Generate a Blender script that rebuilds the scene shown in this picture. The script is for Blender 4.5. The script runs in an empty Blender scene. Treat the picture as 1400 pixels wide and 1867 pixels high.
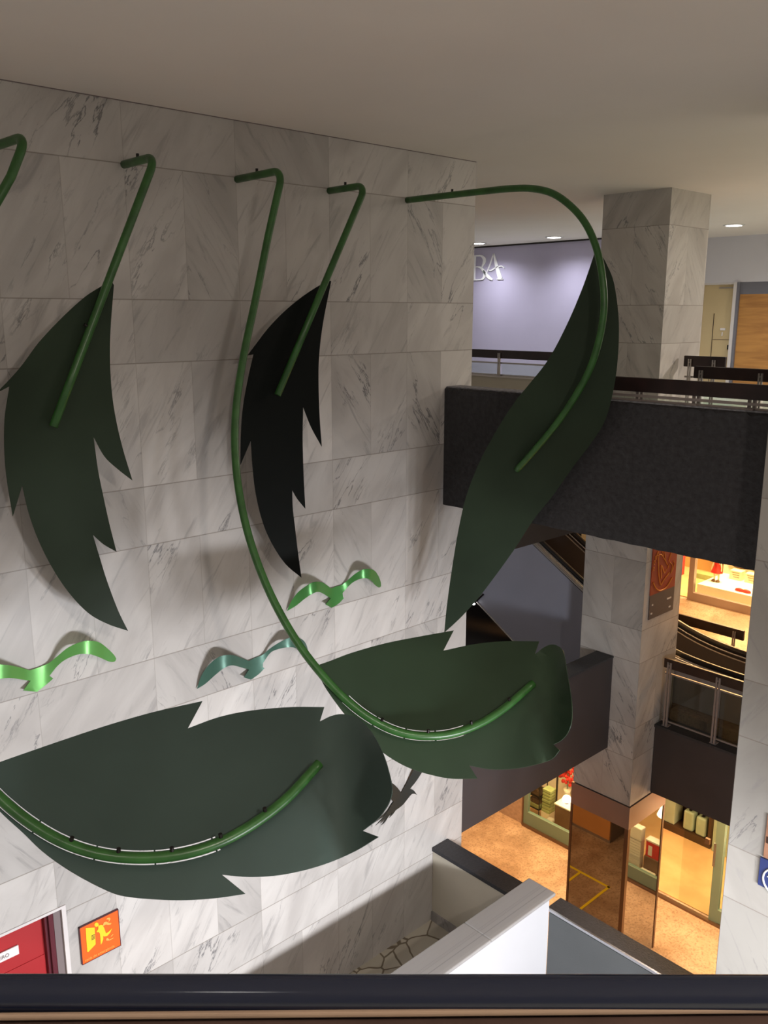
import bpy, bmesh, math, random
from mathutils import Vector, Matrix
from mathutils.geometry import delaunay_2d_cdt, tessellate_polygon
random.seed(7)
SC = bpy.context.scene
COL = SC.collection

# ------------------------------------------------------------------ camera
F, CX, CY = 1600.0, 700.0, 933.5
PITCH, YAW = math.radians(12.75), math.radians(47.0)
EYE = Vector((0, 0, 1.6))
FW = Vector((math.cos(YAW)*math.cos(PITCH), math.sin(YAW)*math.cos(PITCH), -math.sin(PITCH)))
RT = FW.cross(Vector((0, 0, 1))).normalized()
UP = RT.cross(FW)
cam_data = bpy.data.cameras.new('camera')
cam = bpy.data.objects.new('camera', cam_data)
COL.objects.link(cam)
cam_data.sensor_fit = 'VERTICAL'
cam_data.sensor_height = 36.0
cam_data.lens = F/1867.0*36.0
cam_data.clip_start = 0.05
cam_data.clip_end = 200
cam.matrix_world = Matrix(((RT.x, UP.x, -FW.x, EYE.x), (RT.y, UP.y, -FW.y, EYE.y), (RT.z, UP.z, -FW.z, EYE.z), (0, 0, 0, 1)))
SC.camera = cam

# ------------------------------------------------------------------ view, world, lights
SC.view_settings.view_transform = 'Standard'
SC.view_settings.look = 'None'
SC.view_settings.gamma = 1.0
SC.view_settings.exposure = 0.0
SC.view_settings.use_curve_mapping = False
W = bpy.data.worlds.new('World'); SC.world = W; W.use_nodes = True
W.node_tree.nodes['Background'].inputs[0].default_value = (0.95, 0.85, 0.78, 1)
W.node_tree.nodes['Background'].inputs[1].default_value = 0.27

def area(name, loc, target, power, color, sx, sy):
    l = bpy.data.lights.new(name, 'AREA'); l.shape = 'RECTANGLE'; l.size = sx; l.size_y = sy
    l.energy = power; l.color = color
    o = bpy.data.objects.new(name, l); COL.objects.link(o); o.location = loc
    o.rotation_euler = (Vector(target)-Vector(loc)).to_track_quat('-Z', 'Y').to_euler()
    return o
def spot(name, loc, target, power, color, deg, size=0.2, blend=1.0):
    l = bpy.data.lights.new(name, 'SPOT'); l.energy = power; l.color = color
    l.spot_size = math.radians(deg); l.spot_blend = blend; l.shadow_soft_size = size
    o = bpy.data.objects.new(name, l); COL.objects.link(o); o.location = loc
    o.rotation_euler = (Vector(target)-Vector(loc)).to_track_quat('-Z', 'Y').to_euler()
    return o
WARM = (1.0, 0.53, 0.20); NEUT = (1.0, 0.88, 0.79); COOL = (0.95, 0.96, 1.0)
# lamps of the storey under the camera's gallery, shining across the atrium on the marble wall
for lx in (3.4, 4.3, 5.2): spot('lower_gallery_lamp', (lx, -1.3, -2.85), (lx+0.2, 6.7, -6.7), 1200, COOL, 111, 0.26)
spot('escalator_fill_spot', (3.2, 0.3, -2.7), (12.1, 9.2, -3.1), 560, COOL, 30, 0.35)  # added fill light for the escalator side panel, floating in the void without fixture
spot('column_fill_spot', (3.2, 0.2, -3.0), (11.2, 6.9, -5.0), 420, COOL, 34, 0.35)  # second added fill, no fixture, brightens the lower part of the column
# gallery downlights of the upper floor (outside the frame, on the right and behind)
spot('gallery_lamp', (8.2, 2.2, 3.1), (4.8, 6.7, 0.2), 75, NEUT, 130, 0.25)
area('gallery_lamp_behind', (1.5, -2.5, 3.1), (1.5, -2.5, 0), 310, NEUT, 0.35, 0.35)
area('gallery_lamp_side', (-1.8, 1.2, 3.1), (-1.8, 1.2, 0), 60, NEUT, 0.3, 0.3)
area('walkway_lamp', (9.0, -1.0, 3.1), (9.0, -1.0, 0), 150, NEUT, 0.6, 0.6)
area('walkway_lamp_far', (14.6, 2.5, 3.1), (14.6, 2.5, 0), 300, NEUT, 0.6, 0.6)
# lower storeys
area('storey_lamp_warm', (14.6, 6.2, -1.0), (14.6, 6.2, -4.4), 420, WARM, 0.8, 2.0)
area('shop_lamp_middle', (18.0, 8.0, -1.2), (18.0, 8.2, -4.4), 430, (1.0, 0.70, 0.36), 0.8, 2.0)
area('basement_lamp', (12.0, 9.3, -5.1), (12.0, 9.0, -8.8), 260, WARM, 1.0, 2.2)
area('basement_lamp_right', (12.5, 4.6, -5.9), (12.3, 4.9, -8.8), 200, WARM, 0.8, 1.6)
area('shop_lamp_basement', (14.8, 6.3, -6.0), (14.8, 6.3, -8.8), 70, (1.0, 0.62, 0.30), 1.0, 1.6)
area('shop_lamp_basement_left', (13.98, 9.5, -6.0), (13.95, 9.5, -8.8), 75, (1.0, 0.74, 0.44), 0.4, 1.4)
area('shop_lamp_basement_right', (13.75, 5.0, -6.0), (13.7, 5.1, -8.8), 75, (1.0, 0.78, 0.50), 0.3, 1.0)

# ------------------------------------------------------------------ projection helpers (pixel -> point on a real plane)
def ray(x, y):
    return (FW*F + RT*(x-CX) + UP*(CY-y)).normalized()
def onX(x, y, X): d = ray(x, y); return EYE + d*((X-EYE.x)/d.x)
def onY(x, y, Y): d = ray(x, y); return EYE + d*((Y-EYE.y)/d.y)
def onZ(x, y, Z): d = ray(x, y); return EYE + d*((Z-EYE.z)/d.z)
def atD(x, y, D): d = ray(x, y); return EYE + d*(D/d.dot(FW))

# ------------------------------------------------------------------ object helpers
def empty(name, loc, label=None, cat=None, group=None, kind=None):
    o = bpy.data.objects.new(name, None); COL.objects.link(o); o.location = loc
    o.empty_display_size = 0.1
    return tag(o, label, cat, group, kind)
def thick(bm, th):
    """give an open sheet its thickness: smooth faces, flat rim"""
    bm.normal_update()
    bmesh.ops.recalc_face_normals(bm, faces=bm.faces); bm.normal_update()
    fs = list(bm.faces); bd = [(e.verts[0], e.verts[1]) for e in bm.edges if len(e.link_faces) == 1]
    nv = {v: bm.verts.new(v.co-v.normal*th) for v in list(bm.verts)}
    for f in fs:
        f.smooth = True
        g = bm.faces.new([nv[v] for v in f.verts][::-1]); g.smooth = True
    for a, b in bd:
        g = bm.faces.new((a, b, nv[b], nv[a])); g.smooth = False
        for e in g.edges:
            e.smooth = False
def tag(o, label=None, cat=None, group=None, kind=None):
    if label: o['label'] = label
    if cat: o['category'] = cat
    if group: o['group'] = group
    if kind: o['kind'] = kind
    return o
def wloc(p):
    v = Vector((0, 0, 0))
    while p: v = v + p.location; p = p.parent
    return v
def obj(name, bm, m, parent=None, smooth=False):
    bmesh.ops.recalc_face_normals(bm, faces=bm.faces)
    me = bpy.data.meshes.new(name)
    if parent:
        bmesh.ops.translate(bm, verts=bm.verts, vec=-wloc(parent))
        org = Vector((0, 0, 0))
    else:
        xs = [v.co.x for v in bm.verts]; ys = [v.co.y for v in bm.verts]; zs = [v.co.z for v in bm.verts]
        org = Vector(((min(xs)+max(xs))/2, (min(ys)+max(ys))/2, min(zs)))
        bmesh.ops.translate(bm, verts=bm.verts, vec=-org)
    bm.to_mesh(me); bm.free()
    if smooth:
        for p in me.polygons: p.use_smooth = True
    me.materials.append(m)
    o = bpy.data.objects.new(name, me); COL.objects.link(o)
    if parent: o.parent = parent
    else: o.location = org
    return o
def box(bm, x0, x1, y0, y1, z0, z1):
    vs = [bm.verts.new((x, y, z)) for x in (x0, x1) for y in (y0, y1) for z in (z0, z1)]
    for f in ((0, 1, 3, 2), (4, 6, 7, 5), (0, 4, 5, 1), (2, 3, 7, 6), (0, 2, 6, 4), (1, 5, 7, 3)):
        bm.faces.new([vs[i] for i in f])
    return bm
def B(*a):
    return box(bmesh.new(), *a)
def Bs(*boxes):
    bm = bmesh.new()
    for b in boxes: box(bm, *b)
    return bm
def bevel(o, w=0.01, s=2):
    m = o.modifiers.new('bevel', 'BEVEL'); m.width = w; m.segments = s; m.limit_method = 'ANGLE'
    return o
def struct(name, bm, m):
    o = obj(name, bm, m); o['kind'] = 'structure'; return o
def tube(bm, pts, rad, n=14, cap=True):
    pts = [Vector(p) for p in pts]
    N = len(pts); rings = []
    t = (pts[1]-pts[0]).normalized()
    a = t.cross(Vector((0.13, 0.27, 0.95))).normalized()
    for i in range(N):
        t2 = (pts[min(i+1, N-1)]-pts[max(i-1, 0)]).normalized()
        a = (a - t2*a.dot(t2)).normalized(); b = t2.cross(a)
        r = rad(i/(N-1)) if callable(rad) else rad
        rings.append([bm.verts.new(pts[i] + (a*math.cos(k*2*math.pi/n)+b*math.sin(k*2*math.pi/n))*r) for k in range(n)])
    for i in range(N-1):
        for k in range(n):
            bm.faces.new((rings[i][k], rings[i][(k+1) % n], rings[i+1][(k+1) % n], rings[i+1][k]))
    if cap:
        bm.faces.new(rings[0][::-1]); bm.faces.new(rings[-1])
    return bm
def T(pts, rad, n=14):
    return tube(bmesh.new(), pts, rad, n)
def catmull(pts, sub=8):
    P = [pts[0]*2-pts[1]] + list(pts) + [pts[-1]*2-pts[-2]]
    out = []
    for i in range(1, len(P)-2):
        for k in range(sub):
            t = k/sub; a, b, c, d = P[i-1], P[i], P[i+1], P[i+2]
            out.append(0.5*((2*b)+(c-a)*t+(2*a-5*b+4*c-d)*t*t+(3*b-a-3*c+d)*t**3))
    out.append(P[-2]); return out
def prism(pts, d):
    """closed planar outline (list of Vectors) given the thickness vector d"""
    bm = bmesh.new(); d = Vector(d)
    a = [bm.verts.new(p) for p in pts]; b = [bm.verts.new(Vector(p)+d) for p in pts]
    tri = tessellate_polygon([pts])
    for t in tri:
        try: bm.faces.new([a[i] for i in t]); bm.faces.new([b[i] for i in t][::-1])
        except ValueError: pass
    n = len(pts)
    for i in range(n): bm.faces.new((a[i], a[(i+1) % n], b[(i+1) % n], b[i]))
    return bm
def merge(bm, other):
    me = bpy.data.meshes.new('tmp'); other.to_mesh(me); other.free(); bm.from_mesh(me); bpy.data.meshes.remove(me); return bm
def bar(bm, a, b, w, h):
    """box beam from a to b, horizontal width w, height h"""
    a, b = Vector(a), Vector(b); t = (b-a).normalized()
    s = t.cross(Vector((0, 0, 1)))
    s = s.normalized() if s.length > 1e-4 else Vector((1, 0, 0))
    u = s.cross(t)
    vs = [bm.verts.new(p + s*(i*w/2) + u*(j*h/2)) for p in (a, b) for i in (-1, 1) for j in (-1, 1)]
    for f in ((0, 1, 3, 2), (4, 6, 7, 5), (0, 4, 5, 1), (2, 3, 7, 6), (0, 2, 6, 4), (1, 5, 7, 3)):
        bm.faces.new([vs[i] for i in f])
    return bm
def revolve(loc, prof, n=24):
    bm = bmesh.new(); rings = []
    for r, z in prof:
        rings.append([bm.verts.new((loc[0]+r*math.cos(2*math.pi*k/n), loc[1]+r*math.sin(2*math.pi*k/n), loc[2]+z)) for k in range(n)])
    for i in range(len(rings)-1):
        for k in range(n): bm.faces.new((rings[i][k], rings[i][(k+1) % n], rings[i+1][(k+1) % n], rings[i+1][k]))
    bm.faces.new(rings[0][::-1]); bm.faces.new(rings[-1])
    return bm

# ------------------------------------------------------------------ materials
def mat(name, color, rough=0.5, metal=0.0, bump=0.0, bscale=30.0, var=0.0, vscale=2.0, spec=0.5, trans=0.0, emit=None, coat=0.0):
    m = bpy.data.materials.new(name); m.use_nodes = True
    nt = m.node_tree; p = nt.nodes['Principled BSDF']
    p.inputs['Base Color'].default_value = (*color, 1); p.inputs['Roughness'].default_value = rough
    p.inputs['Metallic'].default_value = metal; p.inputs['Specular IOR Level'].default_value = spec
    p.inputs['Coat Weight'].default_value = coat
    if trans: p.inputs['Transmission Weight'].default_value = trans; p.inputs['IOR'].default_value = 1.45
    if emit: p.inputs['Emission Color'].default_value = (*emit[:3], 1); p.inputs['Emission Strength'].default_value = emit[3]
    geo = nt.nodes.new('ShaderNodeNewGeometry')
    n = nt.nodes.new('ShaderNodeTexNoise'); n.inputs['Scale'].default_value = vscale; n.inputs['Detail'].default_value = 6
    nt.links.new(geo.outputs['Position'], n.inputs['Vector'])
    if var:
        r = nt.nodes.new('ShaderNodeMix'); r.data_type = 'RGBA'
        r.inputs['A'].default_value = (*[c*(1-var) for c in color], 1)
        r.inputs['B'].default_value = (*[min(1, c*(1+var)) for c in color], 1)
        mr = nt.nodes.new('ShaderNodeMapRange'); mr.inputs[1].default_value = 0.3; mr.inputs[2].default_value = 0.7
        nt.links.new(n.outputs['Fac'], mr.inputs[0]); nt.links.new(mr.outputs[0], r.inputs['Factor'])
        nt.links.new(r.outputs['Result'], p.inputs['Base Color'])
    if bump:
        n2 = nt.nodes.new('ShaderNodeTexNoise'); n2.inputs['Scale'].default_value = bscale; n2.inputs['Detail'].default_value = 8
        nt.links.new(geo.outputs['Position'], n2.inputs['Vector'])
        b = nt.nodes.new('ShaderNodeBump'); b.inputs['Strength'].default_value = bump; b.inputs['Distance'].default_value = 0.02
        nt.links.new(n2.outputs['Fac'], b.inputs['Height']); nt.links.new(b.outputs[0], p.inputs['Normal'])
    return m

class NT:
    def __init__(s, nt): s.nt = nt
    def m(s, op, a, b=None, c=None):
        n = s.nt.nodes.new('ShaderNodeMath'); n.operation = op
        for i, v in enumerate((a, b, c)):
            if v is None: continue
            if isinstance(v, (int, float)): n.inputs[i].default_value = v
            else: s.nt.links.new(v, n.inputs[i])
        return n.outputs[0]
    def mr(s, v, a, b, c=0.0, d=1.0):
        n = s.nt.nodes.new('ShaderNodeMapRange'); n.interpolation_type = 'SMOOTHSTEP'
        s.nt.links.new(v, n.inputs[0])
        for i, q in enumerate((a, b, c, d)): n.inputs[i+1].default_value = q
        return n.outputs[0]
    def mix(s, f, a, b):
        n = s.nt.nodes.new('ShaderNodeMix'); n.data_type = 'RGBA'
        for k, v in (('Factor', f), ('A', a), ('B', b)):
            if isinstance(v, (int, float)): n.inputs[k].default_value = v
            elif isinstance(v, tuple): n.inputs[k].default_value = (*v, 1)
            else: s.nt.links.new(v, n.inputs[k])
        return n.outputs['Result']
    def vec(s, x, y, z):
        n = s.nt.nodes.new('ShaderNodeCombineXYZ')
        for i, v in enumerate((x, y, z)):
            if isinstance(v, (int, float)): n.inputs[i].default_value = v
            else: s.nt.links.new(v, n.inputs[i])
        return n.outputs[0]
    def noise(s, v, sc, det=5, dist=0.0, rough=0.55):
        n = s.nt.nodes.new('ShaderNodeTexNoise'); n.inputs['Scale'].default_value = sc; n.inputs['Detail'].default_value = det
        n.inputs['Distortion'].default_value = dist; n.inputs['Roughness'].default_value = rough
        s.nt.links.new(v, n.inputs['Vector']); return n.outputs['Fac']

def marble(name, offx, offy, c1=(0.60, 0.575, 0.55), c2=(0.47, 0.445, 0.425), vein=(0.17, 0.165, 0.17), rough=0.32, full=1.035, slabs=True, vlo=0.016):
    m = bpy.data.materials.new(name); m.use_nodes = True; nt = m.node_tree; k = NT(nt)
    p = nt.nodes['Principled BSDF']; p.inputs['Roughness'].default_value = rough
    g = nt.nodes.new('ShaderNodeNewGeometry')
    s1 = nt.nodes.new('ShaderNodeSeparateXYZ'); nt.links.new(g.outputs['Position'], s1.inputs[0])
    s2 = nt.nodes.new('ShaderNodeSeparateXYZ'); nt.links.new(g.outputs['True Normal'], s2.inputs[0])
    x, y, z = s1.outputs
    useX = k.m('GREATER_THAN', k.m('ABSOLUTE', s2.outputs[1]), 0.5)
    u = k.m('ADD', k.m('MULTIPLY', useX, k.m('SUBTRACT', x, offx)), k.m('MULTIPLY', k.m('SUBTRACT', 1.0, useX), k.m('SUBTRACT', y, offy)))
    v = k.m('DIVIDE', k.m('SUBTRACT', z, 1.2), 1.54)
    fz = k.m('FRACT', v); iz = k.m('FLOOR', v)
    short = k.m('LESS_THAN', fz, 0.331)
    wd = k.m('MULTIPLY', full, k.m('ADD', 0.5, k.m('MULTIPLY', short, 0.5)))
    uu = k.m('DIVIDE', u, wd); fu = k.m('FRACT', uu); iu = k.m('FLOOR', uu)
    wn = nt.nodes.new('ShaderNodeTexWhiteNoise'); nt.links.new(k.vec(iu, iz, k.m('ADD', short, k.m('MULTIPLY', useX, 3.0))), wn.inputs['Vector'])
    rnd = wn.outputs['Value']
    off = k.m('MULTIPLY', rnd, 37.0)
    sgn = k.m('SUBTRACT', k.m('MULTIPLY', k.m('GREATER_THAN', rnd, 0.18), 2.0), 1.0)
    us = k.m('MULTIPLY', u, sgn)
    across = k.m('SUBTRACT', k.m('MULTIPLY', us, 0.84), k.m('MULTIPLY', z, 0.54))
    along = k.m('ADD', k.m('MULTIPLY', us, 0.54), k.m('MULTIPLY', z, 0.84))
    pv = k.vec(k.m('MULTIPLY', across, 2.6), k.m('MULTIPLY', along, 0.8), off)
    n1 = k.noise(pv, 1.0, 6, 0.7); n2 = k.noise(k.vec(k.m('MULTIPLY', across, 5.0), k.m('MULTIPLY', along, 0.85), off), 1.0, 7, 0.25, 0.6); n3 = k.noise(pv, 0.8, 3, 0.3)
    cloud = k.mr(n1, 0.32, 0.72)
    col = k.mix(cloud, c1, c2)
    streak = k.mr(k.noise(k.vec(k.m('MULTIPLY', across, 9.0), k.m('MULTIPLY', along, 1.3), off), 1.0, 5, 1.1, 0.6), 0.54, 0.72)
    col = k.mix(k.m('MULTIPLY', streak, 0.55), col, (0.30, 0.285, 0.28))
    line = k.m('ABSOLUTE', k.m('SUBTRACT', n2, 0.5))
    vmask = k.mr(n3, 0.50, 0.66)
    vv = k.m('MULTIPLY', k.mr(line, vlo, 0.0), vmask)
    col = k.mix(k.m('MULTIPLY', vv, 0.95), col, vein)
    blot = k.m('MULTIPLY', k.mr(k.noise(k.vec(k.m('MULTIPLY', across, 15.0), k.m('MULTIPLY', along, 3.4), off), 1.0, 6, 0.4, 0.65), 0.66, 0.76), 0.40)
    col = k.mix(blot, col, vein)
    tint = k.m('ADD', 0.84, k.m('MULTIPLY', rnd, 0.24))
    hs = nt.nodes.new('ShaderNodeHueSaturation'); nt.links.new(col, hs.inputs['Color']); nt.links.new(tint, hs.inputs['Value'])
    col = hs.outputs['Color']
    if slabs:
        du = k.m('MULTIPLY', k.m('MINIMUM', fu, k.m('SUBTRACT', 1.0, fu)), wd)
        a = k.m('MULTIPLY', fz, 1.54)
        dz = k.m('MINIMUM', k.m('MINIMUM', a, k.m('ABSOLUTE', k.m('SUBTRACT', a, 0.51))), k.m('SUBTRACT', 1.54, a))
        hl = k.mr(dz, 0.006, 0.003); vl = k.mr(du, 0.005, 0.002, 0.0, 0.45)
        col = k.mix(k.m('MULTIPLY', k.m('MAXIMUM', hl, vl), 0.7), col, (0.22, 0.19, 0.16))
    nt.links.new(col, p.inputs['Base Color'])
    return m

M = {}
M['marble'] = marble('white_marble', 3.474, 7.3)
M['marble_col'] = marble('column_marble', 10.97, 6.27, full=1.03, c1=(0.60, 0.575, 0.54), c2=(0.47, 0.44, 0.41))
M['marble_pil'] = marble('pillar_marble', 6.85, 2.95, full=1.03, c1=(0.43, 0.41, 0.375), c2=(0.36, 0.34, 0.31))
M['marble_cap'] = marble('cap_marble', 6.28-1.035*3, 4.0, c1=(0.36, 0.345, 0.335), c2=(0.30, 0.285, 0.275), slabs=False)
M['ceiling'] = mat('ceiling_paint', (0.80, 0.75, 0.705), 0.85, var=0.03, vscale=0.6)
M['black_beam'] = mat('rough_black_granite', (0.030, 0.029, 0.032), 0.75, bump=1.0, bscale=22, var=0.35, vscale=18)
M['dark_paint'] = mat('dark_grey_paint', (0.052, 0.044, 0.046), 0.6, bump=0.15, bscale=120, var=0.1, vscale=2)
M['dark_top'] = mat('dark_coping', (0.035, 0.036, 0.042), 0.55, bump=0.3, bscale=60, var=0.2, vscale=30)
M['edge_stone'] = mat('chipped_edge_stone', (0.25, 0.25, 0.27), 0.8, bump=0.8, bscale=40, var=0.35, vscale=25)
M['brown_fascia'] = mat('dark_brown_fascia', (0.026, 0.021, 0.020), 0.6, var=0.1)
M['lilac_wall'] = mat('lilac_wall_paint', (0.43, 0.40, 0.54), 0.4, var=0.02, spec=0.4)
M['lilac_grey'] = mat('lilac_grey_cladding', (0.43, 0.44, 0.54), 0.45, var=0.03)
M['white_wall'] = mat('pale_wall_paint', (0.66, 0.65, 0.70), 0.7, var=0.02)
M['white_paint'] = mat('white_wall_paint', (0.54, 0.54, 0.56), 0.7, var=0.015)
M['cream'] = mat('cream_paint', (0.56, 0.52, 0.43), 0.7, var=0.04)
M['grey_wall'] = mat('slate_grey_paint', (0.085, 0.092, 0.095), 0.6, bump=0.1, bscale=90, var=0.05)
M['wood_rail'] = mat('dark_wood_handrail', (0.022, 0.010, 0.009), 0.35, var=0.35, vscale=6)
M['brown_rail'] = mat('brown_wood_handrail', (0.045, 0.022, 0.013), 0.4, var=0.3, vscale=6)
M['steel'] = mat('brushed_steel', (0.45, 0.42, 0.40), 0.38, 0.9, var=0.08, vscale=40)
M['steel_matte'] = mat('painted_metal_post', (0.36, 0.31, 0.29), 0.5, 0.4)
M['chrome'] = mat('polished_trim', (0.50, 0.50, 0.52), 0.25, 1.0)
M['brass_dark'] = mat('bronze_trim', (0.20, 0.13, 0.09), 0.35, 0.7)
M['header'] = mat('pinkish_metal_header', (0.36, 0.27, 0.24), 0.35, 0.5, var=0.05, vscale=1.5)
M['mirror'] = mat('tinted_mirror', (0.42, 0.40, 0.39), 0.02, 1.0)
M['black_rubber'] = mat('black_handrail_rubber', (0.012, 0.011, 0.012), 0.3)
M['esc_panel'] = mat('escalator_inner_panel', (0.040, 0.033, 0.034), 0.4, 0.2)
M['tread'] = mat('ribbed_step_metal', (0.20, 0.19, 0.19), 0.5, 0.6)
M['pipe'] = mat('green_enamel_pipe', (0.030, 0.115, 0.022), 0.33, 0.0, var=0.25, vscale=9, spec=0.6)
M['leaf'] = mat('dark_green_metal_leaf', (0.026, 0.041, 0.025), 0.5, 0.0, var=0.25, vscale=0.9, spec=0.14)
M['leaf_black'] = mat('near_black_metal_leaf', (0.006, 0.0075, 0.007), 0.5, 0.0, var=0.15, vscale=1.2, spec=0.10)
M['bird_green'] = mat('bright_green_metal_bird', (0.17, 0.50, 0.13), 0.30, 0.4, var=0.05)
M['bird_mid'] = mat('mid_green_metal_bird', (0.075, 0.28, 0.07), 0.32, 0.35, var=0.05)
M['bird_teal'] = mat('teal_grey_metal_bird', (0.075, 0.17, 0.13), 0.34, 0.35, var=0.05)
M['bird_dark'] = mat('dark_olive_metal_bird', (0.035, 0.036, 0.030), 0.4, 0.2)
M['red_door'] = mat('red_door_paint', (0.40, 0.022, 0.026), 0.42, var=0.06, vscale=1.0)
M['maroon'] = mat('maroon_jamb_paint', (0.10, 0.012, 0.022), 0.35, spec=0.7)
M['frame_grey'] = mat('grey_door_frame', (0.20, 0.16, 0.16), 0.5)
M['frame_white'] = mat('white_door_trim', (0.68, 0.64, 0.63), 0.5)
M['orange'] = mat('orange_sign', (0.86, 0.13, 0.015), 0.4)
M['yellow'] = mat('yellow_print', (0.90, 0.62, 0.03), 0.4)
M['paleorange'] = mat('pale_orange_print', (0.95, 0.42, 0.09), 0.4)
M['ink'] = mat('dark_print', (0.10, 0.07, 0.05), 0.5)
M['label'] = mat('white_label', (0.80, 0.76, 0.76), 0.5)
M['poster'] = mat('orange_poster', (0.42, 0.055, 0.012), 0.45)
M['poster_grey'] = mat('grey_poster_band', (0.13, 0.10, 0.09), 0.5)
M['poster_line'] = mat('ochre_poster_lines', (0.80, 0.28, 0.04), 0.5)
M['print_white'] = mat('white_print', (0.75, 0.72, 0.70), 0.5)
M['blue_sign'] = mat('blue_sign', (0.030, 0.045, 0.16), 0.4)
M['brown_sign'] = mat('brown_picture_sign', (0.30, 0.15, 0.09), 0.45, var=0.35, vscale=6)
M['letters'] = mat('white_letter', (0.88, 0.88, 0.90), 0.4, spec=0.6)
M['glass'] = None
g_ = bpy.data.materials.new('clear_glass'); g_.use_nodes = True
nt = g_.node_tree; nt.nodes.remove(nt.nodes['Principled BSDF'])
gl = nt.nodes.new('ShaderNodeBsdfGlossy'); gl.inputs['Roughness'].default_value = 0.02
tr = nt.nodes.new('ShaderNodeBsdfTransparent'); tr.inputs[0].default_value = (0.90, 0.94, 0.91, 1)
lw = nt.nodes.new('ShaderNodeLayerWeight'); lw.inputs['Blend'].default_value = 0.5
kk = NT(nt); fr = kk.m('ADD', 0.025, kk.m('MULTIPLY', kk.m('POWER', lw.outputs['Facing'], 5.0), 0.6))
mx = nt.nodes.new('ShaderNodeMixShader')
nt.links.new(fr, mx.inputs[0]); nt.links.new(tr.outputs[0], mx.inputs[1]); nt.links.new(gl.outputs[0], mx.inputs[2])
nt.links.new(mx.outputs[0], nt.nodes['Material Output'].inputs['Surface'])
M['glass'] = g_
gd = g_.copy(); gd.name = 'smoked_glass'; M['glass_dark'] = gd
for n in gd.node_tree.nodes:
    if n.type == 'BSDF_TRANSPARENT': n.inputs[0].default_value = (0.66, 0.65, 0.58, 1)
M['lamp'] = mat('lamp_glow', (1, 1, 1), 0.5, emit=(1.0, 0.97, 0.93, 14))
M['lamp_warm'] = mat('warm_lamp_glow', (1, 1, 1), 0.5, emit=(1.0, 0.80, 0.50, 5))
M['lamp_small'] = mat('small_lamp_glow', (1, 1, 1), 0.5, emit=(1.0, 0.98, 0.95, 12))
M['white_metal'] = mat('white_metal', (0.8, 0.8, 0.8), 0.4)
M['tape'] = mat('yellow_floor_tape', (0.80, 0.66, 0.02), 0.5)
M['counter_orange'] = mat('orange_counter_front', (0.50, 0.25, 0.09), 0.5, var=0.05)
M['counter_dark'] = mat('grey_counter_side', (0.16, 0.12, 0.09), 0.5)
M['green_frame'] = mat('sage_green_window_frame', (0.16, 0.24, 0.19), 0.5)
M['dark_wood'] = mat('dark_shop_wood', (0.055, 0.026, 0.012), 0.45, var=0.2, vscale=5)
M['brown_wood'] = mat('brown_shop_wood', (0.16, 0.08, 0.035), 0.45, var=0.2, vscale=4)
M['black_metal'] = mat('black_metal', (0.02, 0.016, 0.014), 0.4, 0.5)
M['shop_cream'] = mat('shop_cream_wall', (0.72, 0.60, 0.40), 0.7, var=0.05)
M['shop_white'] = mat('shop_white', (0.80, 0.76, 0.66), 0.5)
M['canister'] = mat('pale_green_canister', (0.36, 0.42, 0.30), 0.45, var=0.06, vscale=6)
M['green_box'] = mat('pale_green_box', (0.36, 0.42, 0.17), 0.6, var=0.1, vscale=8)
M['red'] = mat('red_cloth', (0.62, 0.02, 0.012), 0.6, var=0.15, vscale=20)
M['skin'] = mat('pale_mannequin', (0.80, 0.62, 0.42), 0.5)
M['wicker'] = mat('dark_wicker', (0.10, 0.06, 0.025), 0.8, bump=0.8, bscale=60, var=0.5, vscale=40)
M['grey_cloth'] = mat('grey_cloth', (0.36, 0.33, 0.27), 0.9, var=0.1)
M['shop_orange_wall'] = mat('orange_brown_panel', (0.52, 0.28, 0.10), 0.6, var=0.15, vscale=1.5)
M['pink_wall'] = mat('pinkish_granite_wall', (0.42, 0.30, 0.22), 0.6, var=0.15, vscale=14)
M['door_yellow'] = mat('pale_yellow_door', (0.60, 0.47, 0.26), 0.5, var=0.06, vscale=0.8)
M['grey_strip'] = mat('blue_grey_panel', (0.17, 0.17, 0.20), 0.5)
M['black_gloss'] = mat('black_lacquer_handrail', (0.010, 0.012, 0.022), 0.12, 0.0, spec=0.35)
M['tan'] = mat('tan_rail_edge', (0.22, 0.15, 0.10), 0.4, var=0.1, vscale=8)
M['rail_under'] = mat('brown_rail_board', (0.060, 0.036, 0.028), 0.35, var=0.2, vscale=7)

def wood(name, c1, c2, sy=1.0, sz=9.0, rough=0.45):
    m = bpy.data.materials.new(name); m.use_nodes = True; nt = m.node_tree; k = NT(nt)
    p = nt.nodes['Principled BSDF']; p.inputs['Roughness'].default_value = rough
    g = nt.nodes.new('ShaderNodeNewGeometry'); s = nt.nodes.new('ShaderNodeSeparateXYZ'); nt.links.new(g.outputs['Position'], s.inputs[0])
    v = k.vec(s.outputs[0], k.m('MULTIPLY', s.outputs[1], sy), k.m('MULTIPLY', s.outputs[2], sz))
    nt.links.new(k.mix(k.mr(k.noise(v, 1.0, 6, 0.8), 0.3, 0.75), c1, c2), p.inputs['Base Color'])
    return m
M['oak'] = wood('orange_oak_veneer', (0.55, 0.27, 0.075), (0.36, 0.16, 0.045))
M['shop_floor'] = wood('light_wood_floor', (0.74, 0.47, 0.22), (0.58, 0.33, 0.14), 0.8, 1.0, 0.4)

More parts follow.
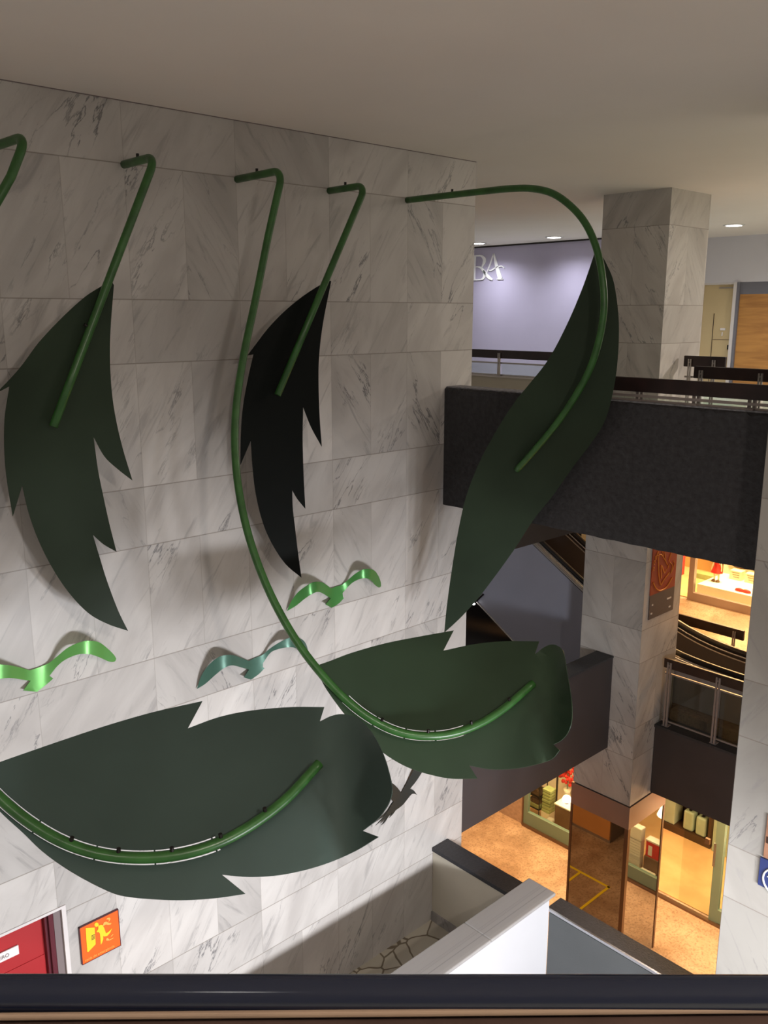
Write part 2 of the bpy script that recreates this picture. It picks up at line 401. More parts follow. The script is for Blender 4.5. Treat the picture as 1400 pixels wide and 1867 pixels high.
def terrazzo(name, c1, c2, c3, rough=0.25):
    m = bpy.data.materials.new(name); m.use_nodes = True; nt = m.node_tree; k = NT(nt)
    p = nt.nodes['Principled BSDF']; p.inputs['Roughness'].default_value = rough
    g = nt.nodes.new('ShaderNodeNewGeometry'); v = g.outputs['Position']
    a = k.mr(k.noise(v, 1.3, 5, 0.6), 0.3, 0.7); b = k.mr(k.noise(v, 28, 4), 0.45, 0.7)
    col = k.mix(a, c1, c2); col = k.mix(k.m('MULTIPLY', b, 0.45), col, c3)
    s = nt.nodes.new('ShaderNodeSeparateXYZ'); nt.links.new(v, s.inputs[0])
    fx = k.m('FRACT', k.m('DIVIDE', s.outputs[0], 1.2)); fy = k.m('FRACT', k.m('DIVIDE', s.outputs[1], 1.2))
    jl = k.m('MAXIMUM', k.mr(fx, 0.008, 0.002), k.mr(fy, 0.008, 0.002))
    col = k.mix(k.m('MULTIPLY', jl, 0.35), col, c3)
    nt.links.new(col, p.inputs['Base Color']); return m
M['terrazzo'] = terrazzo('polished_granite_floor', (0.50, 0.38, 0.28), (0.29, 0.20, 0.135), (0.12, 0.08, 0.055))
M['pale_floor'] = terrazzo('pale_polished_floor', (0.56, 0.58, 0.50), (0.48, 0.50, 0.43), (0.36, 0.36, 0.30), 0.3)

def flagstone(name):
    m = bpy.data.materials.new(name); m.use_nodes = True; nt = m.node_tree; k = NT(nt)
    p = nt.nodes['Principled BSDF']; p.inputs['Roughness'].default_value = 0.7
    g = nt.nodes.new('ShaderNodeNewGeometry')
    a = nt.nodes.new('ShaderNodeTexVoronoi'); a.feature = 'DISTANCE_TO_EDGE'; a.inputs['Scale'].default_value = 3.9
    b = nt.nodes.new('ShaderNodeTexVoronoi'); b.inputs['Scale'].default_value = 3.9
    n = nt.nodes.new('ShaderNodeTexNoise'); n.inputs['Scale'].default_value = 3.0
    nt.links.new(g.outputs['Position'], n.inputs['Vector'])
    va = nt.nodes.new('ShaderNodeVectorMath'); va.operation = 'SCALE'; va.inputs['Scale'].default_value = 0.12
    nt.links.new(n.outputs['Color'], va.inputs[0])
    vb = nt.nodes.new('ShaderNodeVectorMath'); vb.operation = 'ADD'
    nt.links.new(g.outputs['Position'], vb.inputs[0]); nt.links.new(va.outputs[0], vb.inputs[1])
    mp = nt.nodes.new('ShaderNodeVectorMath'); mp.operation = 'MULTIPLY'; mp.inputs[1].default_value = (0.75, 1, 0)
    nt.links.new(vb.outputs[0], mp.inputs[0])
    nt.links.new(mp.outputs[0], a.inputs['Vector']); nt.links.new(mp.outputs[0], b.inputs['Vector'])
    sep = nt.nodes.new('ShaderNodeSeparateColor'); nt.links.new(b.outputs['Color'], sep.inputs[0])
    col = k.mix(sep.outputs[0], (0.66, 0.62, 0.52), (0.50, 0.46, 0.38))
    col = k.mix(k.mr(a.outputs['Distance'], 0.045, 0.02), col, (0.20, 0.16, 0.11))
    nt.links.new(col, p.inputs['Base Color']); return m
M['flagstone'] = flagstone('crazy_paving_stone')

# ------------------------------------------------------------------ the shell
WY = 6.70          # plane of the marble wall
WX = 7.61          # its free end
# marble wall with the opening for the red door
DX0, DX1, DZ1, PF = 0.95, 2.49, -3.36, -5.90
struct('wall_left', Bs((-4, DX0, WY, WY+0.35, -9.2, 3.25), (DX1, WX, WY, WY+0.35, -9.2, 3.25),
                       (DX0, DX1, WY, WY+0.35, DZ1, 3.25), (DX0, DX1, WY, WY+0.35, -9.2, PF)), M['marble'])
struct('painted_shadow_gap', B(-4, WX, WY-0.004, WY, 3.193, 3.2), M['frame_grey'])  # dark strip painted in as the shadow gap where wall meets ceiling
struct('ceiling', B(-5, 21, -9, 18, 3.2, 3.4), M['ceiling'])
# upper storey floor (with the escalator well left open)
struct('floor', Bs((7.44, 11.0, -6, 16, -0.5, 0), (11.0, 20, -6, 5.0, -0.5, 0), (13.3, 20, 5.0, 16, -0.5, 0)), M['pale_floor'])
struct('floor', Bs((11.86, 13.45, 2.6, 6.2, -4.9, -4.4), (12.05, 13.45, 6.2, 7.31, -4.9, -4.4), (13.45, 20, 2.6, 10.6, -4.9, -4.4)), M['terrazzo'])
struct('floor', Bs((7.62, 10.96, 7.0, 7.32, -4.9, -4.4), (7.62, 13.44, 7.32, 15.4, -4.9, -4.4)), M['brown_fascia'])
struct('floor', Bs((4, 20, 0, 12.2, -9.1, -8.8),), M['terrazzo'])
# the gallery floor the camera stands on
bm = bmesh.new()
hd = Vector((math.cos(YAW), math.sin(YAW), 0)); hs_ = Vector((math.sin(YAW), -math.cos(YAW), 0))
vs = []
for z in (-0.5, -0.01):
    for a, b in ((-4, -3.2), (-4, 7.6), (0.42, 7.6), (0.42, -3.2)):
        p = hd*a+hs_*b; vs.append(bm.verts.new((p.x, p.y, z)))
for f in ((3, 2, 1, 0), (4, 5, 6, 7), (0, 1, 5, 4), (1, 2, 6, 5), (2, 3, 7, 6), (3, 0, 4, 7)): bm.faces.new([vs[i] for i in f])
struct('floor', bm, M['pale_floor'])
# upper walls far behind
struct('wall_back', B(17.0, 17.2, 10.6, 16.2, -0.2, 3.2), M['lilac_wall'])
struct('trim_1', B(16.985, 17.0, 10.6, 16.2, 3.165, 3.2), M['black_metal'])
struct('wall_right', Bs((18.7, 18.9, -2, 10.6, 2.25, 3.2), (18.7, 18.9, 9.78, 10.6, 0, 2.25)), M['white_wall'])
struct('wall_inner', B(17.0, 18.7, 10.4, 10.6, 0, 3.2), M['white_wall'])
# dark wall behind the escalator, storey wall and low shop partition walls
struct('wall_escalator', B(13.45, 13.6, 9.05, 15.5, -4.9, -0.5), M['brown_fascia'])

# ------------------------------------------------------------------ upper floor: door, panels
d = empty('door_1', (18.7, 9.4, 0)); d['kind'] = 'structure'
obj('door_leaf', B(18.78, 18.84, 9.06, 9.78, 0, 2.21), M['door_yellow'], d)
obj('door_head', B(18.72, 18.86, 9.06, 9.78, 2.21, 2.25), M['frame_white'], d)
obj('seam', B(18.765, 18.78, 9.500, 9.508, 0, 1.60), M['brown_rail'], d)
obj('seam', B(18.765, 18.78, 9.06, 9.50, 1.04, 1.048), M['tan'], d)
obj('name_plate', B(18.76, 18.78, 9.22, 9.33, 1.24, 1.29), M['label'], d)
obj('key_hook', T([(18.76, 9.275, 1.20), (18.75, 9.275, 1.12)], 0.012, 8), M['label'], d)
obj('door_closer', B(18.74, 18.78, 9.10, 9.42, 2.13, 2.15), M['steel'], d)
obj('lock_plate', B(18.755, 18.78, 9.085, 9.14, 0.83, 0.93), M['black_metal'], d)
struct('trim_2', B(18.66, 18.74, 8.99, 9.06, 0, 2.25), M['frame_white'])
struct('trim_3', B(18.67, 18.76, 8.93, 8.99, 0, 2.25), M['grey_strip'])
bevel(tag(obj('wood_panel', B(18.72, 18.78, 5.0, 8.93, 0.0, 2.0), M['oak']), 'orange oak wall panel beside the pale yellow door', 'wall panel'), 0.005)
tag(obj('grey_panel', B(18.72, 18.78, 5.0, 8.93, 2.0, 2.25), M['grey_strip']), 'blue-grey strip panel above the orange oak panel', 'wall panel')
# white lettering on the lilac wall
lt = empty('wall_lettering', (17.0, 14.4, 2.4), 'white serif letters BA with a swash, on the lilac wall', 'sign')
def S(x, y, s=15.556, ox=850, oy=440): return (ox+x/s, oy+y/s)
def wallpoly(name, pts, X, th, m, parent):
    P = [onX(*q, X) for q in pts]
    return obj(name, prism(P, (-th, 0, 0)), m, parent)
def strokepoly(pts, widths, X):
    """tapered stroke on plane x = X along pixel points"""
    P = catmull([onX(*q, X) for q in pts], 5); bm = bmesh.new(); n = len(P); k = len(widths)-1
    L, R_ = [], []
    for i, p in enumerate(P):
        t = (P[min(i+1, n-1)]-P[max(i-1, 0)]).normalized(); s = Vector((1, 0, 0)).cross(t).normalized()
        f = i/(n-1)*k; j = min(int(f), k-1); w = widths[j]*(1-(f-j))+widths[j+1]*(f-j)
        L.append(p+s*w/2); R_.append(p-s*w/2)
    return prism(L+R_[::-1], (-0.025, 0, 0))
bm = bmesh.new()
for pts, ws in (
    ([S(248, 420), S(228, 760), S(222, 1090)], [0.085, 0.085, 0.085]),
    ([S(215, 418), S(330, 410), S(440, 415), S(520, 500), S(515, 610), S(450, 740)], [0.03, 0.03, 0.04, 0.09, 0.08, 0.02]),
    ([S(250, 730), S(350, 725), S(440, 760), S(520, 860), S(640, 1010), S(755, 1092)], [0.02, 0.03, 0.05, 0.08, 0.08, 0.03]),
    ([S(500, 830), S(535, 930), S(500, 1040), S(420, 1085), S(205, 1092)], [0.05, 0.08, 0.06, 0.03, 0.03])):
    merge(bm, strokepoly(pts, ws, 16.995))
obj('letter_b', bm, M['letters'], lt)
bm = bmesh.new()
for pts, ws in (
    ([S(790, 350), S(700, 620), S(585, 915)], [0.03, 0.035, 0.02]),
    ([S(790, 350), S(870, 680), S(975, 1065)], [0.03, 0.09, 0.12]),
    ([S(640, 810), S(720, 825), S(860, 740), S(1010, 705), S(1090, 760)], [0.02, 0.03, 0.03, 0.03, 0.02]),
    ([S(870, 1072), S(960, 1066), S(1055, 1072)], [0.015, 0.03, 0.015])):
    merge(bm, strokepoly(pts, ws, 16.995))
obj('letter_a', bm, M['letters'], lt)
# downlights on the ceiling
for (px, py, lab, en) in ((872, 443, 'recessed round ceiling light over the BA letters', 46), (1010, 432, 'recessed ceiling light over the middle of the lilac wall', 46), (1338, 410, 'recessed ceiling light above the oak panel, right of the column', 60)):
    c = onZ(px, py, 3.2)
    t = empty('ceiling_light', (c.x, c.y, 3.2), lab, 'ceiling light')
    obj('frame', revolve((c.x, c.y, 3.185), [(0.14, 0), (0.19, 0.004), (0.19, 0.014), (0.14, 0.014)]), M['white_metal'], t, True)
    obj('lens', revolve((c.x, c.y, 3.176), [(0.10, 0), (0.14, 0.006), (0.14, 0.012), (0.1, 0.012)]), M['lamp'], t, True)
    spot('downlight_beam', (c.x, c.y, 3.15), (c.x, c.y, 0), en*5, COOL, 150, 0.1)

for (lx, ly, lab) in ((-1.2, -0.4, 'nearest one on the left'), (0.6, -2.4, 'nearest one on the right'), (-2.6, 1.6, 'farthest left one'), (2.4, -3.2, 'farthest right one')):
    t = empty('ceiling_light', (lx, ly, 3.2), 'recessed ceiling light above the near gallery, '+lab, 'ceiling light', 'ceiling lights of the near gallery')
    obj('frame', revolve((lx, ly, 3.185), [(0.14, 0), (0.19, 0.004), (0.19, 0.014), (0.14, 0.014)]), M['white_metal'], t, True)
    obj('lens', revolve((lx, ly, 3.176), [(0.10, 0), (0.14, 0.006), (0.14, 0.012), (0.1, 0.012)]), M['lamp'], t, True)
# ------------------------------------------------------------------ parapets and beams
def parapet(name, label, body, top=None, m='dark_paint', mt='dark_top', cat='parapet', edge=None):
    x0, x1, y0, y1, z0, z1 = body
    t = empty(name, ((x0+x1)/2, (y0+y1)/2, z0), label, cat)
    obj('body', B(*body), M[m], t)
    if top: obj('coping', B(*top), M[mt], t)
    if edge: obj('edge', B(*edge), M['edge_stone'], t)
    return t
# rough black beam of the upper gallery; top edge is chipped
t = empty('parapet', (7.3, 4.9, -0.52), 'long rough black parapet beam spanning from the marble wall to the right pillar', 'parapet')
bm = bmesh.new(); n = 90
y0, y1 = 2.95, 6.699
rows = []
for i in range(n+1):
    y = y0+(y1-y0)*i/n; e = 0.012*math.sin(i*1.7)+0.010*random.uniform(-1, 1)
    f = 0.004*math.sin(i*0.9+1)+random.uniform(-0.003, 0.003)
    rows.append([bm.verts.new(c) for c in ((7.166, y, -0.525+f*0.6), (7.166, y, 0.785+e), (7.19+abs(e)*0.5, y, 0.80), (7.43, y, 0.80), (7.43, y, -0.52))])
for i in range(n):
    for k in range(5):
        bm.faces.new((rows[i][k], rows[i][(k+1) % 5], rows[i+1][(k+1) % 5], rows[i+1][k]))
bm.faces.new(rows[0]); bm.faces.new(rows[-1][::-1])
obj('body', bm, M['black_beam'], t)
obj('edge', B(7.195, 7.43, y0, y1, 0.80, 0.812), M['edge_stone'], t)
tag(obj('fascia', B(7.62, 10.95, 6.72, 7.0, -1.31, -0.5), M['brown_fascia']), 'dark brown fascia under the upper floor, behind the long black beam', 'fascia')
parapet('parapet', 'dark grey parapet of the middle storey, ending at the marble column, behind the leaf sculpture',
        (7.62, 10.965, 6.71, 6.98, -4.92, -3.45), (7.62, 10.965, 6.70, 7.0, -3.45, -3.42))
parapet('parapet', 'dark grey parapet under the brown handrail, right of the marble column',
        (11.55, 11.85, 2.6, 6.262, -5.72, -4.60), (11.52, 11.88, 2.6, 6.262, -4.60, -4.56))
tag(obj('cream_parapet', B(11.05, 11.2, 7.32, 14.5, 0.0, 0.6), M['cream']), 'low cream parapet below the lilac wall, carrying a wood and glass rail', 'parapet')
tag(obj('cream_coping', B(11.03, 11.22, 7.4, 14.5, 0.6, 0.625), M['frame_white']), 'thin white coping strip on the low cream parapet', 'coping')

# ------------------------------------------------------------------ guard rails
def guardrail(label, X, ya, yb, zbase, ztop, bandh, posts, woodm, postm, bars=(0.72, 0.05), glass=True, bandt=0.05, side=-1, gm='glass', pw=0.05):
    t = empty('guard_rail', (X, (ya+yb)/2, zbase), label, 'guard rail')
    bevel(obj('handrail', B(X-bandt/2, X+bandt/2, ya, yb, ztop-bandh, ztop), M[woodm], t), 0.008)
    for y in posts:
        p = obj('post', Bs((X+side*(bandt/2+0.022), X+side*(bandt/2+0.002), y-pw/2, y-pw*0.12, zbase, ztop-0.045),
                           (X+side*(bandt/2+0.022), X+side*(bandt/2+0.002), y+pw*0.12, y+pw/2, zbase, ztop-0.045)), M[postm], t)
        obj('bolt', T([(X+side*(bandt/2+0.03), y, ztop-bandh*0.6), (X+side*(bandt/2), y, ztop-bandh*0.6)], 0.010, 8), M[postm], p)
        obj('foot_plate', B(X-0.05, X+0.05, y-0.05, y+0.05, zbase, zbase+0.012), M[postm], p)
    H = ztop-zbase
    for f in bars:
        obj('crossbar', B(X-0.012, X+0.012, ya+0.02, yb-0.02, zbase+H*f-0.012, zbase+H*f+0.012), M[postm], t)
    if glass:
        ps = sorted(posts)
        for a, b in zip(ps[:-1], ps[1:]):
            obj('glass_pane', B(X-0.004, X+0.004, a+0.04, b-0.04, zbase+H*bars[-1], zbase+H*bars[0]), M[gm], t)
    return t
guardrail('dark wood guard rail with glass on top of the long black beam', 7.27, 2.97, 5.25, 0.812, 1.025, 0.13, (3.30, 3.80, 4.36, 5.1), 'wood_rail', 'steel_matte', bars=(0.22, 0.02), side=1, pw=0.07)
guardrail('dark wood guard rail on two steel brackets, in front of the oak panel', 9.75, 2.0, 5.12, 0, 1.0, 0.14, (2.6, 3.55, 4.32, 5.02), 'wood_rail', 'steel')
guardrail('short dark wood rail end peeping out right of the upper marble column', 11.5, 5.6, 6.2, 0, 1.03, 0.15, (5.75, 6.1), 'wood_rail', 'steel', glass=False)
guardrail('dark wood guard rail with glass in front of the lilac wall', 11.06, 7.45, 14.2, 0.625, 1.03, 0.13, (7.9, 9.13, 10.4, 11.6), 'wood_rail', 'steel', bars=(0.50, 0.03), side=-1)
guardrail('brown wood guard rail with glass panes on the dark middle-storey parapet', 11.62, 2.7, 6.22, -4.56, -3.48, 0.15, (3.0, 4.2, 5.35, 6.12), 'brown_rail', 'steel_matte', bars=(0.78, 0.07), side=-1, gm='glass_dark', pw=0.07)
guardrail('dark brown wood rail beside the escalator, before the lit shop window', 13.4, 5.83, 8.9, -4.4, -3.4, 0.17, (5.98, 7.2, 8.4), 'brown_rail', 'steel_matte', glass=False, bars=(0.1,))

# ------------------------------------------------------------------ marble columns
c = empty('column', (11.5, 6.79, -8.8), 'tall square marble column in the middle, mirror clad at its foot', 'column')
obj('shaft', B(10.97, 12.03, 6.27, 7.30, -5.74, 3.2), M['marble_col'], c)
obj('core', B(11.0, 12.0, 6.30, 7.27, -8.8, -5.74), M['brown_fascia'], c)
hdr = obj('header', Bs((10.955, 12.045, 6.255, 7.315, -6.13, -5.755),), M['header'], c)
obj('mirror_front', B(10.965, 10.985, 6.32, 7.28, -8.8, -6.13), M['mirror'], c)
obj('mirror_side', B(11.02, 12.00, 6.265, 6.285, -8.8, -6.13), M['mirror'], c)
for a in ((10.955, 10.99, 6.255, 6.32), (12.0, 12.045, 6.255, 6.30), (10.955, 10.99, 7.28, 7.315), (10.992, 11.02, 6.255, 6.29)):
    obj('mirror_frame', B(a[0], a[1], a[2], a[3], -8.8, -6.13), M['brass_dark'], c)
p = empty('column', (7.4, 2.3, -8.8), 'marble pillar at the right edge carrying a blue sign', 'column')
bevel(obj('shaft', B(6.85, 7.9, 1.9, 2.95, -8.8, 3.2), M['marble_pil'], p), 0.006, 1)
# signs on the right pillar
PX = 6.85
def rectX(name, a, b, X, th, m, parent=None):
    A, Bb = onX(*a, X), onX(*b, X)
    return obj(name, B(X-th, X, min(A.y, Bb.y), max(A.y, Bb.y), min(A.z, Bb.z), max(A.z, Bb.z)), m, parent)
a = onX(1388, 1563, PX); b_ = onX(1384, 1611, PX)
t = empty('wall_sign', (PX, a.y-0.3, b_.z), 'dark blue sign with a white ring on the right marble pillar', 'sign')
obj('board', B(PX-0.02, PX, a.y-0.7, a.y, b_.z, a.z+0.01), M['blue_sign'], t)
cc = Vector((PX-0.024, a.y-0.16, (a.z+b_.z)/2-0.03)); bm = bmesh.new()
rp = [cc+Vector((0, 0.12*math.cos(q*math.pi/20), 0.12*math.sin(q*math.pi/20))) for q in range(41)]
tube(bm, rp, 0.008, 8, False)
obj('ring', bm, M['print_white'], t)
bm = bmesh.new(); tube(bm, catmull([cc+Vector((0, 0.085, 0.02)), cc+Vector((0, 0.04, 0.06)), cc+Vector((0, 0, 0.055))]), 0.006, 6)
obj('emblem', bm, M['print_white'], t)
a2 = onX(1395, 1481, PX)
t = empty('picture_sign', (PX, a2.y-0.3, a.z), 'brown picture panel just above the dark blue sign on the right pillar', 'sign')
obj('board', B(PX-0.015, PX, a2.y-0.62, a.y-0.02, a.z+0.02, a2.z), M['brown_sign'], t)
obj('dark_band', B(PX-0.018, PX-0.015, a2.y-0.62, a.y-0.03, a2.z-0.26, a2.z-0.20), M['brown_rail'], t)

# poster on the column's side
pt = empty('poster', (11.46, 6.27, -2.77), 'orange poster with yellow hand-drawn lines and a grey foot band on the marble column', 'poster')
PYp = 6.268
obj('print', B(11.115, 11.81, 6.255, 6.268, -2.40, -1.60), M['poster'], pt)
obj('grey_band', B(11.115, 11.81, 6.255, 6.268, -2.77, -2.40), M['poster_grey'], pt)
def Q(x, y): return onY(1170+x/13.34, 995+y/13.34, 6.250)
for k, (pts, w) in enumerate((
    ([(425, 215), (400, 330), (420, 760), (462, 950), (520, 850), (665, 650)], 0.010),
    ([(425, 215), (480, 225), (560, 340), (620, 455)], 0.010),
    ([(470, 790), (468, 510), (490, 500), (545, 660), (590, 570)], 0.010),
    ([(280, 890), (330, 1010), (400, 1080), (480, 1080), (600, 1000), (740, 770)], 0.010),
    ([(715, 170), (655, 370)], 0.008), ([(550, 150), (590, 400)], 0.007), ([(500, 140), (520, 250)], 0.006),
    ([(680, 400), (740, 480), (700, 680)], 0.008), ([(765, 370), (790, 440), (720, 650)], 0.008), ([(660, 440), (630, 560)], 0.007),
    ([(400, 130), (370, 220), (350, 330)], 0.008))):
    obj('drawn_line', T(catmull([Q(*q) for q in pts], 5), w, 6), M['poster_line'], pt)
for k, (x, y, r) in enumerate(((310, 410, 0.022), (345, 290, 0.022), (290, 560, 0.018), (390, 200, 0.018))):
    q = Q(x, y); obj('drawn_letter', T([q+Vector((r*math.cos(a*1.05), 0, r*1.4*math.sin(a*1.05))) for a in range(6)], 0.006, 6), M['poster_line'], pt)
for x0, x1, y in ((245, 280, 1445), (615, 715, 1275), (215, 255, 1655), (655, 700, 1480)):
    q0, q1 = Q(x0, y+20), Q(x1, y-20)
    obj('small_print', B(min(q0.x, q1.x), max(q0.x, q1.x), 6.250, 6.255, (q0.z+q1.z)/2-0.012, (q0.z+q1.z)/2+0.012), M['print_white'], pt)

# ------------------------------------------------------------------ escalator
EX0, EX1 = 12.10, 13.02
def ez(Y, Y0=6.70, flat=-3.66): return flat + 0.592*0.42*math.log(1+math.exp((Y-Y0)/0.42))
es = empty('escalator', (12.6, 5.5, -4.4), 'escalator with lilac-grey side panel and black handrails behind the marble column', 'escalator')
ys = [3.2+0.2*i for i in range(60)]
ys = [y for y in ys if y < 14.2]
def bott(Y): return max(-4.39, min(-3.73-1.0+0.592*(Y-8.75)+0.04, ez(Y)-0.3))
top = [Vector((EX0, y, ez(y)-0.08)) for y in ys]
bot = [Vector((EX0, y, bott(y))) for y in ys]
obj('side_panel', prism(top+bot[::-1], (0.05, 0, 0)), M['lilac_grey'], es)
obj('lower_edge', T([v+Vector((-0.01, 0, -0.01)) for v in bot if v.z > -4.38], 0.014, 6), M['frame_white'], es)
bm = bmesh.new(); tube(bm, [v+Vector((-0.01, 0, -0.02)) for v in top], 0.035, 8); obj('upper_trim', bm, M['steel'], es, True)
bm = bmesh.new(); tube(bm, [v+Vector((0.04, 0, 0.03)) for v in top], 0.016, 8); obj('upper_trim', bm, M['chrome'], es, True)
bm = bmesh.new(); tube(bm, [v+Vector((0.06, 0, 0.085)) for v in top], 0.042, 10); obj('handrail', bm, M['black_rubber'], es, True)
def ez2(Y): return ez(Y, 6.62, -3.62)
top2 = [Vector((EX1, y, ez2(y)-0.06)) for y in ys]
bot2 = [Vector((EX1, y, max(-4.39, ez2(y)-1.25))) for y in ys]
obj('inner_panel', prism(top2+bot2[::-1], (0.05, 0, 0)), M['esc_panel'], es)
bm = bmesh.new(); tube(bm, [v+Vector((0, 0, 0.04)) for v in top2], 0.042, 10); obj('handrail', bm, M['black_rubber'], es, True)
bm = bmesh.new(); tube(bm, [v+Vector((-0.03, 0, -0.03)) for v in top2], 0.014, 8); obj('upper_trim', bm, M['chrome'], es, True)
bm = bmesh.new(); tube(bm, [v+Vector((-0.04, 0, -0.10)) for v in top2], 0.012, 8); obj('upper_trim', bm, M['steel'], es, True)
bm = bmesh.new()
for i in range(26):
    y = 5.6+i*0.32; z = ez(y)-0.95
    box(bm, EX0+0.06, EX1-0.02, y, y+0.34, max(-4.395, z-0.25), max(-4.38, z))
obj('steps', bm, M['tread'], es)
for y in (5.35,):
    obj('panel_joint', B(EX1-0.012, EX1, y, y+0.012, -4.4, ez2(y)-0.1), M['steel'], es)
q = onX(864, 1100, 12.05)
t = empty('wall_lamp', (12.05, q.y, q.z), 'tiny bright lamp at the lower corner of the escalator side panel', 'lamp')
obj('bulb', revolve((12.04, q.y, q.z-0.03), [(0.012, 0), (0.03, 0.015), (0.03, 0.04), (0.012, 0.055)], 12), M['lamp_small'], t, True)
obj('arm', T([(12.05, q.y-0.02, q.z+0.02), (12.08, q.y-0.20, q.z+0.22)], 0.018, 8), M['black_metal'], t)

# ------------------------------------------------------------------ planter, low walls
struct('floor', Bs((2.0, 7.07, 5.36, WY, PF-0.15, PF), (-2, 2.0, 4.97, WY, PF-0.15, PF)), M['flagstone'])
t = empty('low_wall', (4.7, 5.2, -8.8), 'bright white low wall with a grey marble cap in front of the planter', 'low wall')
obj('body', B(2.0, 7.2, 5.02, 5.32, -8.8, -4.74), M['white_paint'], t)
for x0, x1 in ((2.0, 4.1), (4.104, 6.16), (6.164, 7.27)):
    bevel(obj('cap', B(x0, x1, 4.985, 5.36, -4.74, -4.70), M['marble_cap'], t), 0.012)
t = empty('end_wall', (7.2, 6.0, -5.9), 'cream wall with a dark stone coping closing the far end of the planter', 'low wall')
obj('body', B(7.075, 7.32, 5.34, 6.695, -8.8, -4.92), M['cream'], t)
obj('coping', B(7.06, 7.34, 5.362, 6.695, -4.92, -4.87), M['dark_top'], t)
obj('skirting', B(7.055, 7.075, 5.36, 6.69, PF, PF+0.13), M['marble_cap'], t)
t = empty('grey_wall', (7.35, 4.3, -8.8), 'slate grey wall with a dark coping and polished metal edge, right of the white wall', 'low wall')
obj('body', B(7.20, 7.44, 2.96, 5.015, -8.8, -4.93), M['grey_wall'], t)
obj('coping', B(7.215, 7.46, 2.96, 5.05, -4.93, -4.89), M['dark_top'], t)
obj('metal_edge', B(7.195, 7.218, 2.96, 5.05, -4.915, -4.885), M['chrome'], t)

# ------------------------------------------------------------------ red door and exit sign
d = empty('door_2', (1.7, WY, PF)); d['kind'] = 'structure'
obj('door_leaf', B(DX0+0.06, 2.335, WY+0.10, WY+0.15, PF, DZ1-0.02), M['red_door'], d)
obj('door_panel', B(DX0+0.06, 2.325, WY+0.092, WY+0.10, PF+0.4, -3.80), M['red_door'], d)
obj('jamb', Bs((2.335, 2.36, WY+0.05, WY+0.34, PF, DZ1-0.01), (2.36, 2.40, WY+0.02, WY+0.34, PF, DZ1-0.01)), M['maroon'], d)
obj('jamb', B(2.40, DX1-0.025, WY+0.015, WY+0.34, PF, DZ1-0.01), M['frame_grey'], d)
obj('casing', Bs((DX1-0.025, DX1+0.012, WY-0.012, WY+0.34, PF, DZ1+0.012), (DX0, DX1-0.025, WY-0.012, WY+0.34, DZ1-0.012, DZ1+0.012)), M['frame_white'], d)
obj('door_label', B(1.75, 2.115, WY+0.082, WY+0.092, -3.672, -3.588), M['label'], d)
def text(name, s, size, m, parent, mat4, ext=0.001):
    cu = bpy.data.curves.new(name, 'FONT'); cu.body = s; cu.size = size; cu.extrude = ext
    o = bpy.data.objects.new(name, cu); COL.objects.link(o)
    bpy.context.view_layer.update()
    me = bpy.data.meshes.new_from_object(o.evaluated_get(bpy.context.evaluated_depsgraph_get()))
    bpy.data.objects.remove(o); bpy.data.curves.remove(cu)
    me.transform(Matrix.Translation(-wloc(parent)) @ mat4); me.materials.clear(); me.materials.append(m)
    o = bpy.data.objects.new(name, me); COL.objects.link(o); o.parent = parent; return o
# text frame on a wall facing -Y: local x -> +X, local y -> +Z
def faceY(x, y, z, sx=1.0): return Matrix(((sx, 0, 0, x), (0, 0, -1, y), (0, 1, 0, z), (0, 0, 0, 1)))
text('lettering', 'TERCEIRO', 0.046, M['ink'], d, faceY(1.835, WY+0.081, -3.648, 0.95))

t = empty('exit_sign', (2.78, WY, -4.0), 'orange emergency exit sign with a yellow running figure, beside the red door', 'sign')
obj('board', B(2.60, 2.96, WY-0.022, WY-0.002, -3.995, -3.625), M['orange'], t)
obj('rim', Bs((2.597, 2.963, WY-0.024, WY-0.004, -3.628, -3.622), (2.597, 2.603, WY-0.024, WY-0.004, -3.998, -3.622), (2.957, 2.963, WY-0.024, WY-0.004, -3.998, -3.622), (2.597, 2.963, WY-0.024, WY-0.004, -3.998, -3.992)), M['maroon'], t)
def E_(pts, name, m, yy=WY-0.024, th=0.003):
    P = [onY(135+x/15.556, 1650+y/15.556, yy) for x, y in pts]
    return obj(name, prism(P, (0, -th, 0)), m, t)
E_([(325, 650), (580, 635), (590, 830), (600, 900), (608, 1110), (390, 1340), (370, 1320), (345, 1000)], 'door_symbol', M['yellow'])
E_([(640+60*math.cos(a*0.5236)-5, 555+62*math.sin(a*0.5236)) for a in range(12)], 'head_symbol', M['yellow'])
E_([(685, 590), (760, 555), (810, 575), (850, 650), (900, 800), (970, 760), (1070, 660), (1020, 780), (940, 870), (850, 890), (820, 870), (825, 960), (790, 1070), (755, 1120), (745, 1000), (730, 810), (690, 760), (640, 770), (640, 740), (680, 690)], 'runner_symbol', M['yellow'])
E_([(805, 575), (840, 490), (900, 465), (960, 490), (1000, 505), (1060, 505), (1030, 550), (960, 560), (900, 545), (830, 590)], 'flame_symbol', M['paleorange'])
E_([(905, 410), (930, 370), (1000, 350), (1030, 390), (1000, 450), (965, 480), (985, 420), (950, 400)], 'flame_symbol', M['paleorange'])
E_([(905, 960), (935, 925), (1000, 975), (1110, 920), (1110, 940), (1000, 1000), (915, 1010)], 'flame_symbol', M['paleorange'])
E_([(1030, 885), (1100, 815), (1110, 835), (1050, 890)], 'flame_symbol', M['paleorange'])
for k in range(4): E_([(490, 870+k*38), (590, 825+k*38), (590, 837+k*38), (492, 882+k*38)], 'print_line', M['ink'], WY-0.028)
text('lettering', 'sa\u00edda de emerg\u00eancia', 0.036, M['paleorange'], t, faceY(2.622, WY-0.024, -3.975, 0.95))

